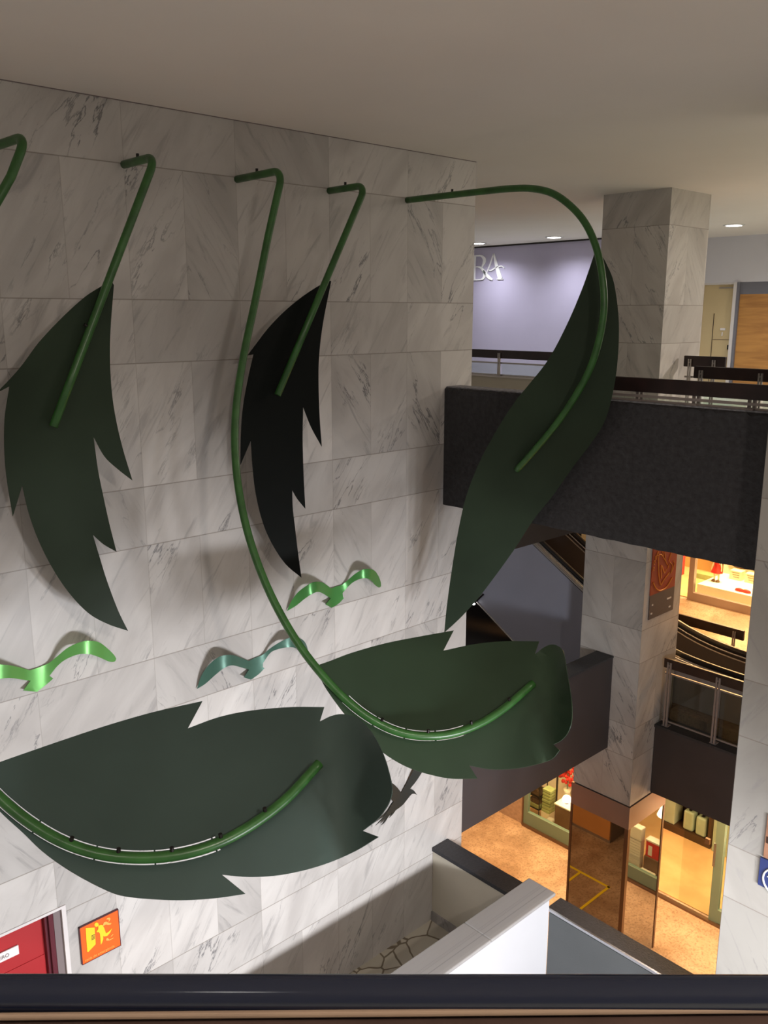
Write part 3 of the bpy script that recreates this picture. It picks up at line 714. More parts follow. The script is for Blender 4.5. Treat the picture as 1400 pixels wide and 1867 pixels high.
# ------------------------------------------------------------------ sculptures: pipes and metal leaves
def inpoly(x, y, P):
    c = False; j = len(P)-1
    for i in range(len(P)):
        xi, yi = P[i]; xj, yj = P[j]
        if (yi > y) != (yj > y) and x < (xj-xi)*(y-yi)/(yj-yi)+xi: c = not c
        j = i
    return c
def densify(P, step=16):
    out = []
    for i in range(len(P)):
        a, b = P[i], P[(i+1) % len(P)]; L = math.hypot(b[0]-a[0], b[1]-a[1]); n = max(1, int(L/step))
        for k in range(n): out.append((a[0]+(b[0]-a[0])*k/n, a[1]+(b[1]-a[1])*k/n))
    return out
def smoothpoly(P, corners):
    """round the outline between sharp corners (corner = index in P)"""
    n = len(P); out = []
    cs = sorted(corners)
    for ci, c0 in enumerate(cs):
        c1 = cs[(ci+1) % len(cs)]
        seg = []; i = c0
        while True:
            seg.append(Vector((P[i % n][0], P[i % n][1], 0)))
            if i % n == c1 and len(seg) > 1: break
            i += 1
        if len(seg) > 2: seg = catmull(seg, 5)
        out += [(v.x, v.y) for v in seg[:-1]]
    return out
def sheet(name, outline, fn, m, parent, step=22, th=0.006, holes=()):
    """thin curved metal sheet: outline in picture coordinates laid on the surface fn(x, y) -> point in space"""
    O = densify(outline, 14); V = [Vector(p) for p in O]; E = [(i, (i+1) % len(O)) for i in range(len(O))]
    xs = [p[0] for p in O]; ys = [p[1] for p in O]
    y = min(ys)+step/2; r = 0
    while y < max(ys):
        x = min(xs)+step/2+(r % 2)*step/2
        while x < max(xs):
            if inpoly(x, y, O) and min((x-a)**2+(y-b)**2 for a, b in O) > (step*0.42)**2: V.append(Vector((x, y)))
            x += step
        y += step*0.87; r += 1
    vs, es_, fs, *_ = delaunay_2d_cdt(V, E, [], 0, 1e-4)
    bm = bmesh.new(); bv = [bm.verts.new(fn(v[0], v[1])) for v in vs]
    for f in fs:
        cx = sum(vs[i][0] for i in f)/len(f); cy = sum(vs[i][1] for i in f)/len(f)
        if inpoly(cx, cy, O) and not any(inpoly(cx, cy, h) for h in holes):
            bm.faces.new([bv[i] for i in f])
    for v in [v for v in bm.verts if not v.link_faces]: bm.verts.remove(v)
    thick(bm, th)
    return obj(name, bm, m, parent)
def interp(T_, x):
    if x <= T_[0][0]: return T_[0][1]+(x-T_[0][0])*(T_[1][1]-T_[0][1])/(T_[1][0]-T_[0][0])
    for a, b in zip(T_[:-1], T_[1:]):
        if x <= b[0]:
            f = (x-a[0])/(b[0]-a[0]); f = f*f*(3-2*f) if len(a) > 2 else f
            return a[1]+(b[1]-a[1])*f
    a, b = T_[-2], T_[-1]; return b[1]+(x-b[0])*(b[1]-a[1])/(b[0]-a[0])
def sinterp(T_, x):
    """smooth (catmull) interpolation of (x, value) pairs"""
    if x <= T_[0][0] or x >= T_[-1][0]: return interp(T_, x)
    for i in range(len(T_)-1):
        if x <= T_[i+1][0]:
            p1, p2 = T_[i], T_[i+1]; p0 = T_[i-1] if i else p1; p3 = T_[i+2] if i+2 < len(T_) else p2
            m1 = (p2[1]-p0[1])/(p2[0]-p0[0]); m2 = (p3[1]-p1[1])/(p3[0]-p1[0]); h = p2[0]-p1[0]; t = (x-p1[0])/h
            return (2*t**3-3*t*t+1)*p1[1]+(t**3-2*t*t+t)*h*m1+(-2*t**3+3*t*t)*p2[1]+(t**3-t*t)*h*m2
PR = 0.031
def fillet(p, a, e, r=0.12, n=8):
    """points from p round the corner a towards e"""
    u, v = (p-a).normalized(), (e-a).normalized(); ang = u.angle(v); d = r/math.tan(ang/2)
    c = a+(u+v).normalized()*(r/math.sin(ang/2)); s0, s1 = a+u*d-c, a+v*d-c; w = s0.angle(s1)
    return [c+(s0*math.sin(w*(1-i/n))+s1*math.sin(w*i/n))/math.sin(w) for i in range(n+1)]
def bracket(P, i, parent):
    a = P[i]; t = (P[i+1]-P[i-1]).normalized()
    n = Vector((0, 0, 1)); n = (n-t*n.dot(t)).normalized()
    obj('bracket', T([a+n*PR*0.6, a+n*(PR+0.022)], 0.012, 8), M['black_metal'], parent)

# -- sculpture 2 (second hook from the left): straight stem, leaf close to the wall
t = empty('leaf_sculpture', onY(225, 300, WY), 'dark olive metal leaf on a straight green pipe, nearest the left edge', 'sculpture', None)
P0 = onY(226, 300, WY); Yo = 6.20
a = Vector((P0.x, Yo, P0.z)); e = onY(97, 778, 6.22)
def stem(pts, px):  return T(catmull(pts, 6), PR, 16)
sp = [P0, P0.lerp(a, 0.45)]+fillet(P0, a, e)+[a.lerp(e, 0.3), a.lerp(e, 0.62), a.lerp(e, 0.64), a.lerp(e, 0.8), e]
obj('stem', T(sp, PR, 16), M['pipe'], t, True)
bracket(sp, 1, t); bracket(sp, 13, t)
L2 = [(203, 512), (176, 527), (150, 545), (110, 582), (70, 625), (35, 672), (-6, 716), (17, 704), (8, 765), (8, 830), (13, 880), (23, 941), (40, 885), (52, 935), (70, 985), (95, 1035), (125, 1080), (160, 1117), (195, 1137), (233, 1150), (215, 1113), (195, 1060), (181, 1015), (169, 975), (188, 992), (212, 1006), (199, 955), (188, 905), (178, 855), (170, 796), (190, 832), (214, 855), (241, 876), (224, 820), (212, 770), (204, 720), (200, 660), (201, 600), (207, 520)]
def f2(x, y):
    # distance from the midrib line gives the bowl of the leaf
    u = (x-(200-(y-515)*0.40))/130.0
    return onY(x, y, 6.27 + 0.10*((y-515)/640.0) - 0.035*u*u/(1+0.15*u*u))
sheet('blade', smoothpoly(L2, [0, 6, 7, 11, 12, 19, 23, 25, 29, 32, 38]), f2, M['leaf'], t)

# -- sculpture 4
P0 = onY(600, 348, WY)
t = empty('leaf_sculpture', P0, 'near-black metal leaf on a straight green pipe, behind the long curved pipe', 'sculpture')
a = Vector((P0.x, 6.18, P0.z)); e = onY(506, 720, 6.22)
sp = [P0, P0.lerp(a, 0.45)]+fillet(P0, a, e)+[a.lerp(e, 0.3), a.lerp(e, 0.6), e]
obj('stem', T(sp, PR, 16), M['pipe'], t, True); bracket(sp, 1, t)
L4 = [(600, 511), (576, 524), (548, 543), (518, 568), (490, 597), (466, 628), (451, 648), (462, 646), (452, 690), (443, 740), (439, 790), (438, 847), (457, 802), (460, 850), (466, 900), (478, 950), (495, 990), (520, 1028), (549, 1053), (543, 1010), (537, 960), (533, 925), (532, 893), (542, 910), (556, 927), (553, 870), (551, 800), (552, 741), (566, 777), (586, 814), (582, 760), (580, 700), (581, 650), (588, 590), (603, 513)]
def f4(x, y):
    u = (x-(598-(y-515)*0.22))/90.0
    return onY(x, y, 6.27 + 0.08*((y-515)/540.0) - 0.03*u*u/(1+0.15*u*u))
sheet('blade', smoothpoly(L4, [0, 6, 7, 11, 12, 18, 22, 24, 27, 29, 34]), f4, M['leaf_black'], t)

# -- sculpture 5, the long arm on the right
P0 = onY(742, 365, WY)
t = empty('leaf_sculpture', P0, 'long dark green leaf hanging from the far right arched green pipe', 'sculpture')
XR = P0.x
px5 = [(742, 365), (810, 357), (880, 349), (930, 344), (972, 344), (1010, 354), (1045, 380), (1070, 412), (1088, 455), (1098, 505), (1101, 560), (1092, 620), (1074, 675), (1045, 728), (1010, 778), (975, 820), (942, 857)]
sp = catmull([onX(x, y, XR) for x, y in px5], 5); obj('stem', T(sp, PR, 16), M['pipe'], t, True); bracket(sp, 6, t)
L5 = [(1085, 458), (1076, 485), (1060, 530), (1033, 593), (1000, 655), (965, 700), (937, 735), (905, 785), (873, 845), (850, 905), (835, 970), (822, 1050), (814, 1110), (810, 1153), (828, 1137), (850, 1115), (880, 1080), (935, 1005), (972, 948), (1010, 900), (1045, 850), (1077, 808), (1101, 770), (1115, 725), (1124, 675), (1128, 620), (1127, 570), (1119, 515), (1106, 482), (1095, 462)]
DR = [(440, 7.55), (560, 7.62), (650, 7.72), (760, 8.0), (857, 8.42), (950, 8.75), (1050, 9.02), (1160, 9.25)]
MR_ = [(460, 1090), (560, 1101), (650, 1083), (760, 1025), (857, 942), (950, 890), (1050, 850), (1160, 812)]
def f5(x, y):
    D = sinterp(DR, y)+0.05; u = x-sinterp(MR_, y)
    D += -0.0012*u + 0.000004*u*u
    return atD(x, y, D)
sheet('blade', smoothpoly(L5, [0, 13, 29]), f5, M['leaf'], t)

# -- sculptures with the J shaped pipe: 3 (middle) and 1 (left edge)
def inner_outer(slot): pass
P0 = onY(432, 327, WY)
t = empty('leaf_sculpture', P0, 'broad green leaf on the long J-shaped pipe, in front of the dark middle-storey parapet', 'sculpture')
a = Vector((P0.x, 6.10, P0.z))
px3 = [(512, 345, 7.12), (489, 430, 7.15), (466, 545, 7.12), (443, 655, 7.05), (429, 760, 6.98), (431, 860, 6.90), (450, 965, 6.80), (486, 1068, 6.70), (538, 1165, 6.60), (600, 1245, 6.52), (660, 1300, 6.48), (725, 1334, 6.48), (790, 1342, 6.52), (850, 1330, 6.62), (910, 1298, 6.76), (972, 1246, 6.92)]
J = [atD(*q) for q in px3[1:]]; a = atD(516, 310, 7.10)
sp = [P0, P0.lerp(a, 0.45)]+fillet(P0, a, J[0], 0.11)+catmull(J, 6); obj('stem', T(sp, PR, 16), M['pipe'], t, True); bracket(sp, 1, t)
for i in (68, 76, 84, 91): bracket(sp, i, t)
S3 = [(578, 1220, 0)]
pipe3 = [(560, 1198), (600, 1245), (660, 1300), (725, 1334), (790, 1342), (850, 1330), (910, 1298), (972, 1246)]
D3 = [(560, 6.60), (600, 6.53), (660, 6.50), (725, 6.50), (790, 6.54), (850, 6.63), (910, 6.78), (972, 6.92), (1000, 6.93), (1022, 6.84), (1045, 6.62)]
def f3(x, y):
    D = sinterp(D3, x); yp = sinterp(pipe3, min(x, 985)) if x < 985 else sinterp(pipe3, 972)
    v = yp-y
    D += 0.0036*v + 0.0006*math.sqrt(v*v+400) - 0.012
    return atD(x, y, D+0.03)
L3 = [(574, 1215), (600, 1206), (640, 1191), (700, 1174), (760, 1162), (827, 1150), (808, 1187), (860, 1176), (915, 1170), (983, 1170), (975, 1193), (990, 1182), (1004, 1176), (1017, 1178), (1028, 1190), (1035, 1230), (1043, 1280), (1043, 1315), (1036, 1336), (1024, 1350), (1009, 1358), (1021, 1368), (1005, 1385), (970, 1396), (935, 1402), (895, 1403), (855, 1396), (870, 1420), (825, 1420), (790, 1414), (750, 1402), (715, 1384), (680, 1358), (650, 1328), (620, 1292), (592, 1252)]
M['leaf_mid'] = mat('mid_dark_green_metal_leaf', (0.034, 0.060, 0.034), 0.46, 0.0, var=0.2, vscale=1.0, spec=0.35)
o3 = smoothpoly(L3, [0, 5, 6, 9, 10, 20, 21, 26, 27])
# the blade is slotted along the pipe: thin open gaps on both sides, bridged by tabs
def slotted(outline, pipe, xa, xb, off_up, off_dn, w, tabs):
    holes = []
    for off, s in ((off_up, -1), (off_dn, 1)):
        x = xa
        while x < xb:
            x2 = min(xb, x+tabs)
            A, Bq = [], []
            n = 8
            for k in range(n+1):
                q = x+(x2-3-x)*k/n; y = sinterp(pipe, q); d = sinterp(pipe, q+2)-sinterp(pipe, q-2); L = math.hypot(4, d)
                nx, ny = d/L*-1*s, 4/L*s
                A.append((q+nx*off, y+ny*off)); Bq.append((q+nx*(off+w), y+ny*(off+w)))
            holes.append(A+Bq[::-1]); x = x2
    return holes
def sheet_slots(name, outline, fn, m, parent, holes, step=22):
    O = densify(outline, 14); V = [Vector(p) for p in O]; E = [(i, (i+1) % len(O)) for i in range(len(O))]
    for h in holes:
        b = len(V); V += [Vector(p) for p in h]; E += [(b+i, b+(i+1) % len(h)) for i in range(len(h))]
    xs = [p[0] for p in O]; ys = [p[1] for p in O]; y = min(ys)+step/2; r = 0
    HB = [p for h in holes for p in h]
    while y < max(ys):
        x = min(xs)+step/2+(r % 2)*step/2
        while x < max(xs):
            if inpoly(x, y, O) and min((x-a)**2+(y-b)**2 for a, b in O) > (step*0.42)**2 and min([(x-a)**2+(y-b)**2 for a, b in HB] or [1e9]) > 64: V.append(Vector((x, y)))
            x += step
        y += step*0.87; r += 1
    vs, e_, fs, *_ = delaunay_2d_cdt(V, E, [], 0, 1e-4)
    bm = bmesh.new(); bv = [bm.verts.new(fn(v[0], v[1])) for v in vs]
    for f in fs:
        cx = sum(vs[i][0] for i in f)/len(f); cy = sum(vs[i][1] for i in f)/len(f)
        if inpoly(cx, cy, O) and not any(inpoly(cx, cy, h) for h in holes): bm.faces.new([bv[i] for i in f])
    for v in [v for v in bm.verts if not v.link_faces]: bm.verts.remove(v)
    thick(bm, 0.005)
    return obj(name, bm, m, parent)
sheet_slots('blade', o3, f3, M['leaf_mid'], t, slotted(o3, pipe3, 630, 850, 7.5, 7.5, 2.0, 55))

# sculpture 1: the nearest J pipe, leaves the frame on the left and comes back
P0 = onY(-25, 272, WY)
t = empty('leaf_sculpture', P0, 'largest dark green leaf, lower left, lying along the nearest curved pipe', 'sculpture')
px1 = [(44, 275, 5.78), (20, 322, 5.76), (-40, 430, 5.70), (-150, 640, 5.55), (-230, 860, 5.35), (-235, 1060, 5.18), (-180, 1220, 5.05), (-90, 1360, 4.96), (0, 1455, 4.90), (70, 1510, 4.86), (140, 1545, 4.83), (215, 1562, 4.83), (300, 1562, 4.87), (380, 1544, 4.95), (450, 1510, 5.07), (520, 1458, 5.24), (582, 1392, 5.42)]
c0 = atD(38, 252, 5.80)
J = [atD(*q) for q in px1[1:]]; c0 = atD(49, 247, 5.79)
sp = [P0, P0.lerp(c0, 0.45)]+fillet(P0, c0, J[0], 0.12)+catmull(J, 6); obj('stem', T(sp, PR, 16), M['pipe'], t, True)
for i in (64, 71, 78, 85, 92): bracket(sp, i, t)
pipe1 = [(-90, 1360), (0, 1455), (70, 1510), (140, 1545), (215, 1562), (300, 1562), (380, 1544), (450, 1510), (520, 1458), (582, 1392)]
D1 = [(-90, 4.96), (0, 4.92), (70, 4.89), (140, 4.86), (215, 4.86), (300, 4.90), (380, 4.98), (450, 5.10), (520, 5.27), (582, 5.45), (625, 5.50), (665, 5.40), (700, 5.12), (716, 4.92)]
def f1(x, y):
    D = sinterp(D1, x); yp = sinterp(pipe1, min(x, 582))
    v = yp-y
    D += 0.0027*v + 0.0007*math.sqrt(v*v+400) - 0.014
    return atD(x, y, D+0.03)
L1 = [(-60, 1412), (0, 1390), (60, 1369), (130, 1345), (200, 1322), (280, 1299), (369, 1279), (342, 1329), (400, 1308), (460, 1296), (530, 1290), (591, 1290), (583, 1316), (604, 1306), (628, 1303), (657, 1313), (680, 1338), (699, 1374), (710, 1408), (716, 1440), (711, 1462), (702, 1478), (688, 1495), (662, 1515), (691, 1526), (650, 1551), (600, 1573), (550, 1588), (500, 1597), (450, 1599), (404, 1595), (425, 1612), (447, 1630), (400, 1637), (350, 1641), (300, 1641), (230, 1635), (190, 1622), (130, 1590), (80, 1555), (40, 1517), (0, 1480), (-70, 1405)]
M['leaf_big'] = mat('slate_green_metal_leaf', (0.062, 0.095, 0.084), 0.46, 0.0, var=0.15, vscale=0.9, spec=0.35)
sheet_slots('blade', smoothpoly(L1, [0, 6, 7, 11, 12, 23, 24, 30, 32, 42]), f1, M['leaf_big'], t, slotted(None, pipe1, -40, 400, 10.5, 10.8, 3.0, 108))

# ------------------------------------------------------------------ birds on the marble wall
def bird(label, pts, corners, ups, m, peak=0.20, ext=None):
    """pts: outline px; ups: list of (x, standoff 0..1) along the wingspan"""
    def fn(x, y):
        s = max(0.0, sinterp(ups, x))
        return onY(x, y, WY-0.012-peak*s)
    c = onY(sum(p[0] for p in pts)/len(pts), sum(p[1] for p in pts)/len(pts), WY)
    o = sheet('metal_bird', smoothpoly(pts, corners), fn, m, None, step=9, th=0.005)
    return tag(o, label, 'bird ornament')
bA = [(-78, 1290), (-68, 1255), (-45, 1228), (-18, 1213), (10, 1212), (32, 1216), (54, 1222), (72, 1216), (90, 1208), (105, 1196), (122, 1182), (142, 1172), (160, 1168), (180, 1171), (196, 1183), (207, 1194), (211, 1201), (208, 1206), (198, 1206), (180, 1198), (160, 1192), (142, 1193), (122, 1201), (106, 1213), (90, 1232), (97, 1237), (84, 1248), (67, 1261), (42, 1259), (55, 1241), (40, 1239), (15, 1236), (-12, 1240), (-35, 1254), (-60, 1275)]
bird('bright light-green metal bird on the marble wall, cut by the left edge', bA, [0, 6, 16, 24, 25, 27, 28, 29], [(-80, 0), (-50, 0.45), (-10, 0.75), (15, 0.7), (45, 0.12), (70, 0), (92, 0.1), (120, 0.55), (160, 1.0), (185, 0.75), (205, 0.25), (212, 0.1)], M['bird_green'], 0.17)
bB = [(359, 1256), (367, 1232), (381, 1212), (398, 1198), (413, 1194), (427, 1195), (440, 1200), (453, 1205), (465, 1199), (478, 1194), (490, 1184), (503, 1175), (517, 1167), (530, 1162), (545, 1163), (556, 1172), (562, 1190), (552, 1192), (540, 1182), (525, 1180), (508, 1183), (493, 1190), (479, 1209), (479, 1216), (482, 1218), (471, 1229), (457, 1239), (444, 1235), (453, 1221), (440, 1217), (422, 1213), (408, 1218), (393, 1230), (375, 1246)]
bird('teal grey metal bird partly hidden behind the long curved pipe', bB, [0, 7, 16, 22, 24, 26, 27, 28], [(358, 0.0), (375, 0.35), (400, 0.9), (418, 1.0), (440, 0.45), (455, 0.05), (470, 0), (485, 0.15), (510, 0.7), (532, 1.0), (550, 0.6), (563, 0.1)], M['bird_teal'], 0.16)
bC = [(523, 1114), (530, 1098), (543, 1080), (560, 1067), (572, 1061), (584, 1061), (594, 1066), (603, 1073), (613, 1069), (625, 1065), (638, 1054), (652, 1043), (666, 1037), (680, 1039), (688, 1048), (693, 1060), (694, 1069), (690, 1071), (683, 1066), (675, 1057), (663, 1054), (650, 1058), (638, 1066), (624, 1081), (625, 1088), (627, 1090), (616, 1101), (604, 1108), (593, 1102), (602, 1091), (590, 1083), (579, 1079), (568, 1083), (555, 1092), (540, 1104)]
bird('mid-green metal bird high on the marble wall, right of the curved pipe', bC, [0, 7, 16, 23, 25, 27, 28, 29], [(522, 0.0), (540, 0.4), (562, 0.95), (575, 1.0), (592, 0.4), (605, 0.05), (620, 0), (635, 0.2), (655, 0.8), (670, 1.0), (684, 0.6), (694, 0.2)], M['bird_mid'], 0.17)
bD = [(684, 1505), (694, 1494), (706, 1480), (713, 1468), (717, 1462), (708, 1452), (698, 1440), (685, 1415), (698, 1420), (715, 1428), (724, 1436), (731, 1445), (741, 1428), (753, 1406), (764, 1384), (782, 1388), (767, 1411), (757, 1426), (747, 1438), (754, 1441), (760, 1449), (755, 1447), (750, 1448), (743, 1456), (735, 1466), (728, 1472), (721, 1477), (716, 1484), (709, 1491), (715, 1480), (709, 1487), (701, 1499), (695, 1504), (701, 1494), (705, 1488)]
bird('dark diving metal bird between the two lower leaves', bD, [0, 4, 7, 11, 14, 15, 18, 20, 26, 28, 29, 32, 34], [(680, 0.3), (700, 0.15), (725, 0.0), (745, 0.1), (780, 0.6)], M['bird_dark'], 0.15)

# ------------------------------------------------------------------ foreground handrail
def cyl_between(a, b, r, n=32):
    a, b = Vector(a), Vector(b); return T([a.lerp(b, i/12) for i in range(13)], r, n)
A0, A1 = onZ(-260, 1811, 0.93), onZ(1660, 1813, 0.93)
t = empty('guard_rail', ((A0.x+A1.x)/2, (A0.y+A1.y)/2, 0.93), 'glossy black round handrail in the foreground along the bottom edge', 'guard rail')
obj('handrail', cyl_between(A0, A1, 0.0178), M['black_gloss'], t, True)
bk = -hd
def railbar(y0a, y1a, z, m, w, h, name):
    P, Q_ = onZ(-260, y0a, z), onZ(1660, y1a, z)
    bm = bmesh.new(); bar(bm, P, Q_, w, h); return bevel(obj(name, bm, m, t), 0.002)
railbar(1856, 1838, 0.925, M['tan'], 0.006, 0.006, 'edge_strip')
railbar(1888, 1862, 0.905, M['rail_under'], 0.045, 0.02, 'board')

# ------------------------------------------------------------------ basement storey: shop front and goods
SX = 13.35; FZ = -8.8
struct('wall_basement', Bs((SX-0.02, SX+0.15, 10.06, 12.0, FZ, -4.9)), M['pink_wall'])
struct('ceiling', Bs((13.5, 18.2, 2.6, 11.2, -5.95, -5.75)), M['shop_cream'])
struct('floor', B(SX+0.1, 16.4, 3.0, 11.0, FZ, FZ+0.015), M['shop_floor'])
struct('wall_shop', Bs((16.4, 16.55, 2.8, 11.2, FZ, -5.95), (13.5, 16.4, 11.0, 11.2, FZ, -5.95)), M['shop_cream'])
w = empty('window_1', (SX, 8.6, FZ)); w['kind'] = 'structure'
obj('window_frame', Bs((SX-0.03, SX+0.05, 9.93, 10.03, FZ, -6.0), (SX-0.03, SX+0.05, 7.15, 9.93, FZ+0.05, FZ+0.33), (SX-0.03, SX+0.05, 7.1, 7.2, FZ, -6.0)), M['green_frame'], w)
obj('window_sill', Bs((SX-0.08, SX, 7.1, 10.03, FZ, FZ+0.05),), M['brass_dark'], w)
obj('window_frame', B(SX-0.05, SX+0.03, 10.03, 10.06, FZ, -6.0), M['brass_dark'], w)
obj('glass_pane', B(SX, SX+0.01, 7.2, 9.93, FZ+0.33, -6.0), M['glass'], w)
w = empty('window_2', (SX, 4.5, FZ)); w['kind'] = 'structure'
obj('window_frame', Bs((SX-0.03, SX+0.05, 5.80, 5.95, FZ, -6.0), (SX-0.03, SX+0.05, 3.2, 5.80, FZ+0.05, FZ+0.30)), M['green_frame'], w)
obj('window_sill', Bs((SX-0.08, SX, 3.2, 7.15, FZ, FZ+0.04),), M['brass_dark'], w)
obj('glass_pane', B(SX, SX+0.01, 3.2, 5.80, FZ+0.30, -6.0), M['glass'], w)
d = empty('door_3', (SX+0.05, 6.5, FZ)); d['kind'] = 'structure'
obj('glass_pane', B(SX+0.03, SX+0.042, 5.97, 6.55, FZ+0.05, -6.3), M['glass'], d)
q0, q1 = onX(1303, 1538, SX-0.05), onX(1300, 1580, SX-0.05)
obj('door_handle', Bs((SX-0.05, SX-0.02, q1.y-0.02, q1.y+0.02, q1.z, q0.z), (SX-0.03, SX+0.03, q1.y-0.015, q1.y+0.015, q0.z-0.12, q0.z-0.08), (SX-0.03, SX+0.03, q1.y-0.015, q1.y+0.015, q1.z+0.1, q1.z+0.13)), M['steel'], d)
obj('lock', B(SX-0.02, SX+0.03, q1.y+0.12, q1.y+0.20, q0.z-0.10, q0.z+0.0), M['brass_dark'], d)
# back shelf with canisters
t = empty('shop_shelf', (15.5, 7.2, FZ), 'long dark wooden shelf bench at the back of the basement shop', 'shelf')
obj('base', B(15.32, 15.75, 6.95, 9.0, FZ+0.015, FZ+0.169), M['dark_wood'], t)
obj('back', B(15.75, 15.8, 6.95, 9.0, FZ+0.015, -6.8), M['dark_wood'], t)
obj('side', B(15.3, 15.75, 6.95, 7.0, FZ+0.17, -6.8), M['dark_wood'], t)
obj('shelf', B(15.32, 15.75, 7.0, 9.0, FZ+0.80, FZ+0.84), M['dark_wood'], t)
for i, (y, h, lab) in enumerate(((7.19, 0.40, 'right of the two pale green canisters low on the dark shop shelf'), (7.46, 0.42, 'left of the two pale green canisters low on the dark shop shelf'))):
    c_ = empty('canister', (15.45, y, FZ+0.17), lab, 'canister', 'pale green canisters on the shop shelf')
    bevel(obj('body', B(15.36, 15.56, y-0.11, y+0.11, FZ+0.171, FZ+0.17+h), M['canister'], c_), 0.04, 3)
    obj('lid', B(15.42, 15.50, y-0.025, y+0.025, FZ+0.17+h-0.01, FZ+0.19+h), M['black_metal'], c_)
for i, y in enumerate((7.20, 7.47)):
    tag(obj('jar', revolve((15.42, y, FZ+0.84), [(0.06, 0), (0.10, 0.05), (0.10, 0.14), (0.05, 0.18)], 16), M['shop_white'], None, True), ('right' if i == 0 else 'left')+' one of the two white round jars on the upper board of the dark shelf', 'jar', 'white jars on the dark shop shelf')
tag(bevel(obj('cabinet', B(15.35, 15.7, 7.75, 8.15, FZ+0.17, FZ+0.75), M['canister']), 0.01), 'olive green box left of the canisters on the dark shop shelf', 'box')
tag(bevel(obj('upright_board', B(15.3, 15.36, 6.35, 6.90, FZ+0.015, -6.6), M['canister']), 0.01), 'pale green upright panel right of the canisters, behind the glass door', 'panel')
# right of the door frame
tag(obj('low_table', Bs((13.9, 14.5, 5.1, 5.78, FZ+0.40, FZ+0.45), (13.95, 13.99, 5.7, 5.74, FZ+0.015, FZ+0.4), (14.4, 14.44, 5.7, 5.74, FZ+0.015, FZ+0.4)), M['brown_wood']), 'low brown table right of the glass shop door', 'table')
# goods in the left window
t = empty('display_rack', (13.83, 10.07, FZ), 'black metal display rack inside the left shop window', 'rack')
rx0, rx1, ry0, ry1 = 13.70, 13.96, 9.92, 10.22
for x, y in ((rx0, ry0), (rx0, ry1), (rx1, ry0), (rx1, ry1)):
    obj('post', B(x-0.008, x+0.008, y-0.008, y+0.008, FZ+0.015, -7.2), M['black_metal'], t)
RZ = (FZ+0.20, FZ+0.48, FZ+0.80)
for z in RZ: obj('shelf', B(rx0, rx1, ry0, ry1, z, z+0.012), M['black_metal'], t)
tag(bevel(obj('tray', B(rx0+0.02, rx1-0.02, 9.94, 10.20, RZ[0]+0.012, RZ[0]+0.10), M['green_box']), 0.015), 'pale green tray on the lowest board of the black display rack', 'tray')
tag(bevel(obj('wicker_basket', B(rx0+0.03, rx1-0.03, 9.95, 10.19, RZ[0]+0.101, RZ[0]+0.22), M['wicker']), 0.03, 3), 'dark wicker basket resting on the green tray in the rack', 'basket')
tag(bevel(obj('wicker_basket', B(rx0+0.03, rx1-0.03, 9.95, 10.19, RZ[1]+0.012, RZ[1]+0.17), M['wicker']), 0.03, 3), 'dark wicker basket on the middle board of the rack', 'basket')
tag(bevel(obj('cushion', B(rx0+0.03, rx1-0.03, 9.95, 10.19, RZ[2]+0.012, RZ[2]+0.13), M['green_box']), 0.03, 3), 'pale green cushion on the top board of the rack', 'cushion')
tag(obj('white_crate', B(13.74, 13.96, 9.69, 9.895, FZ+0.015, FZ+0.20), M['shop_white']), 'cream crate under the stack of green folded cloths', 'crate')
NM = ['lowest', 'second lowest', 'third lowest', 'fourth lowest', 'third from the top', 'second from the top', 'topmost']
for i in range(7):
    z = FZ+0.201+i*0.075
    tag(bevel(obj('folded_cloth', B(13.75+random.uniform(-.01, .01), 13.96, 9.69, 9.895, z, z+0.066), M['green_box'], None), 0.012),
        'pale green folded cloth, '+NM[i]+' in the stack by the rack', 'folded cloth', 'pale green folded cloths stacked in the left shop window')
tag(obj('dark_post', B(13.90, 13.93, 9.63, 9.66, FZ+0.015, -6.6), M['black_metal']), 'black upright post between the cloth stack and the display counter', 'post')
t = empty('display_counter', (13.75, 8.9, FZ), 'brown wooden display counter with a cream top in the left shop window', 'counter')
obj('body', B(13.62, 13.88, 8.2, 9.46, FZ+0.015, FZ+0.60), M['brown_wood'], t)
obj('top', B(13.60, 13.90, 8.18, 9.48, FZ+0.60, FZ+0.625), M['shop_white'], t)
tag(bevel(obj('cloth_pouf', B(13.56, 13.74, 9.50, 9.68, FZ+0.015, FZ+0.20), M['grey_cloth']), 0.06, 4), 'grey rounded pouf beside the brown display counter', 'pouf')
t = empty('table_lamp', (13.78, 9.30, FZ+0.625), 'glowing white rounded lamp on the cream counter top', 'lamp')
obj('shade', revolve((13.78, 9.30, FZ+0.645), [(0.04, 0), (0.085, 0.03), (0.095, 0.08), (0.07, 0.13), (0.03, 0.15)], 18), M['lamp_warm'], t, True)
obj('base', revolve((13.78, 9.30, FZ+0.625), [(0.04, 0), (0.04, 0.02)], 14), M['brass_dark'], t)
t = empty('flower_display', (14.15, 9.55, FZ+0.015), 'bunch of red flowers in a tall white vase behind the counter', 'flowers')
obj('vase', revolve((14.15, 9.55, FZ+0.015), [(0.08, 0), (0.12, 0.25), (0.06, 0.60), (0.08, 0.68)], 16), M['shop_white'], t, True)
bm = bmesh.new()
for i in range(100):
    cc_ = Vector((14.15+random.uniform(-.14, .14), 9.55+random.uniform(-.30, .22), FZ+0.85+random.uniform(0, .75)))
    bmesh.ops.create_icosphere(bm, subdivisions=1, radius=random.uniform(.035, .06), matrix=Matrix.Translation(cc_))
obj('blossoms', bm, M['red'], t, True)
obj('stalk', Bs((14.14, 14.16, 9.54, 9.56, FZ+0.6, FZ+1.5)), M['green_frame'], t)
tag(obj('backdrop', B(14.55, 14.6, 8.2, 10.7, FZ+0.015, -6.4), M['shop_white']), 'cream backdrop board behind the red flowers in the left shop window', 'panel')
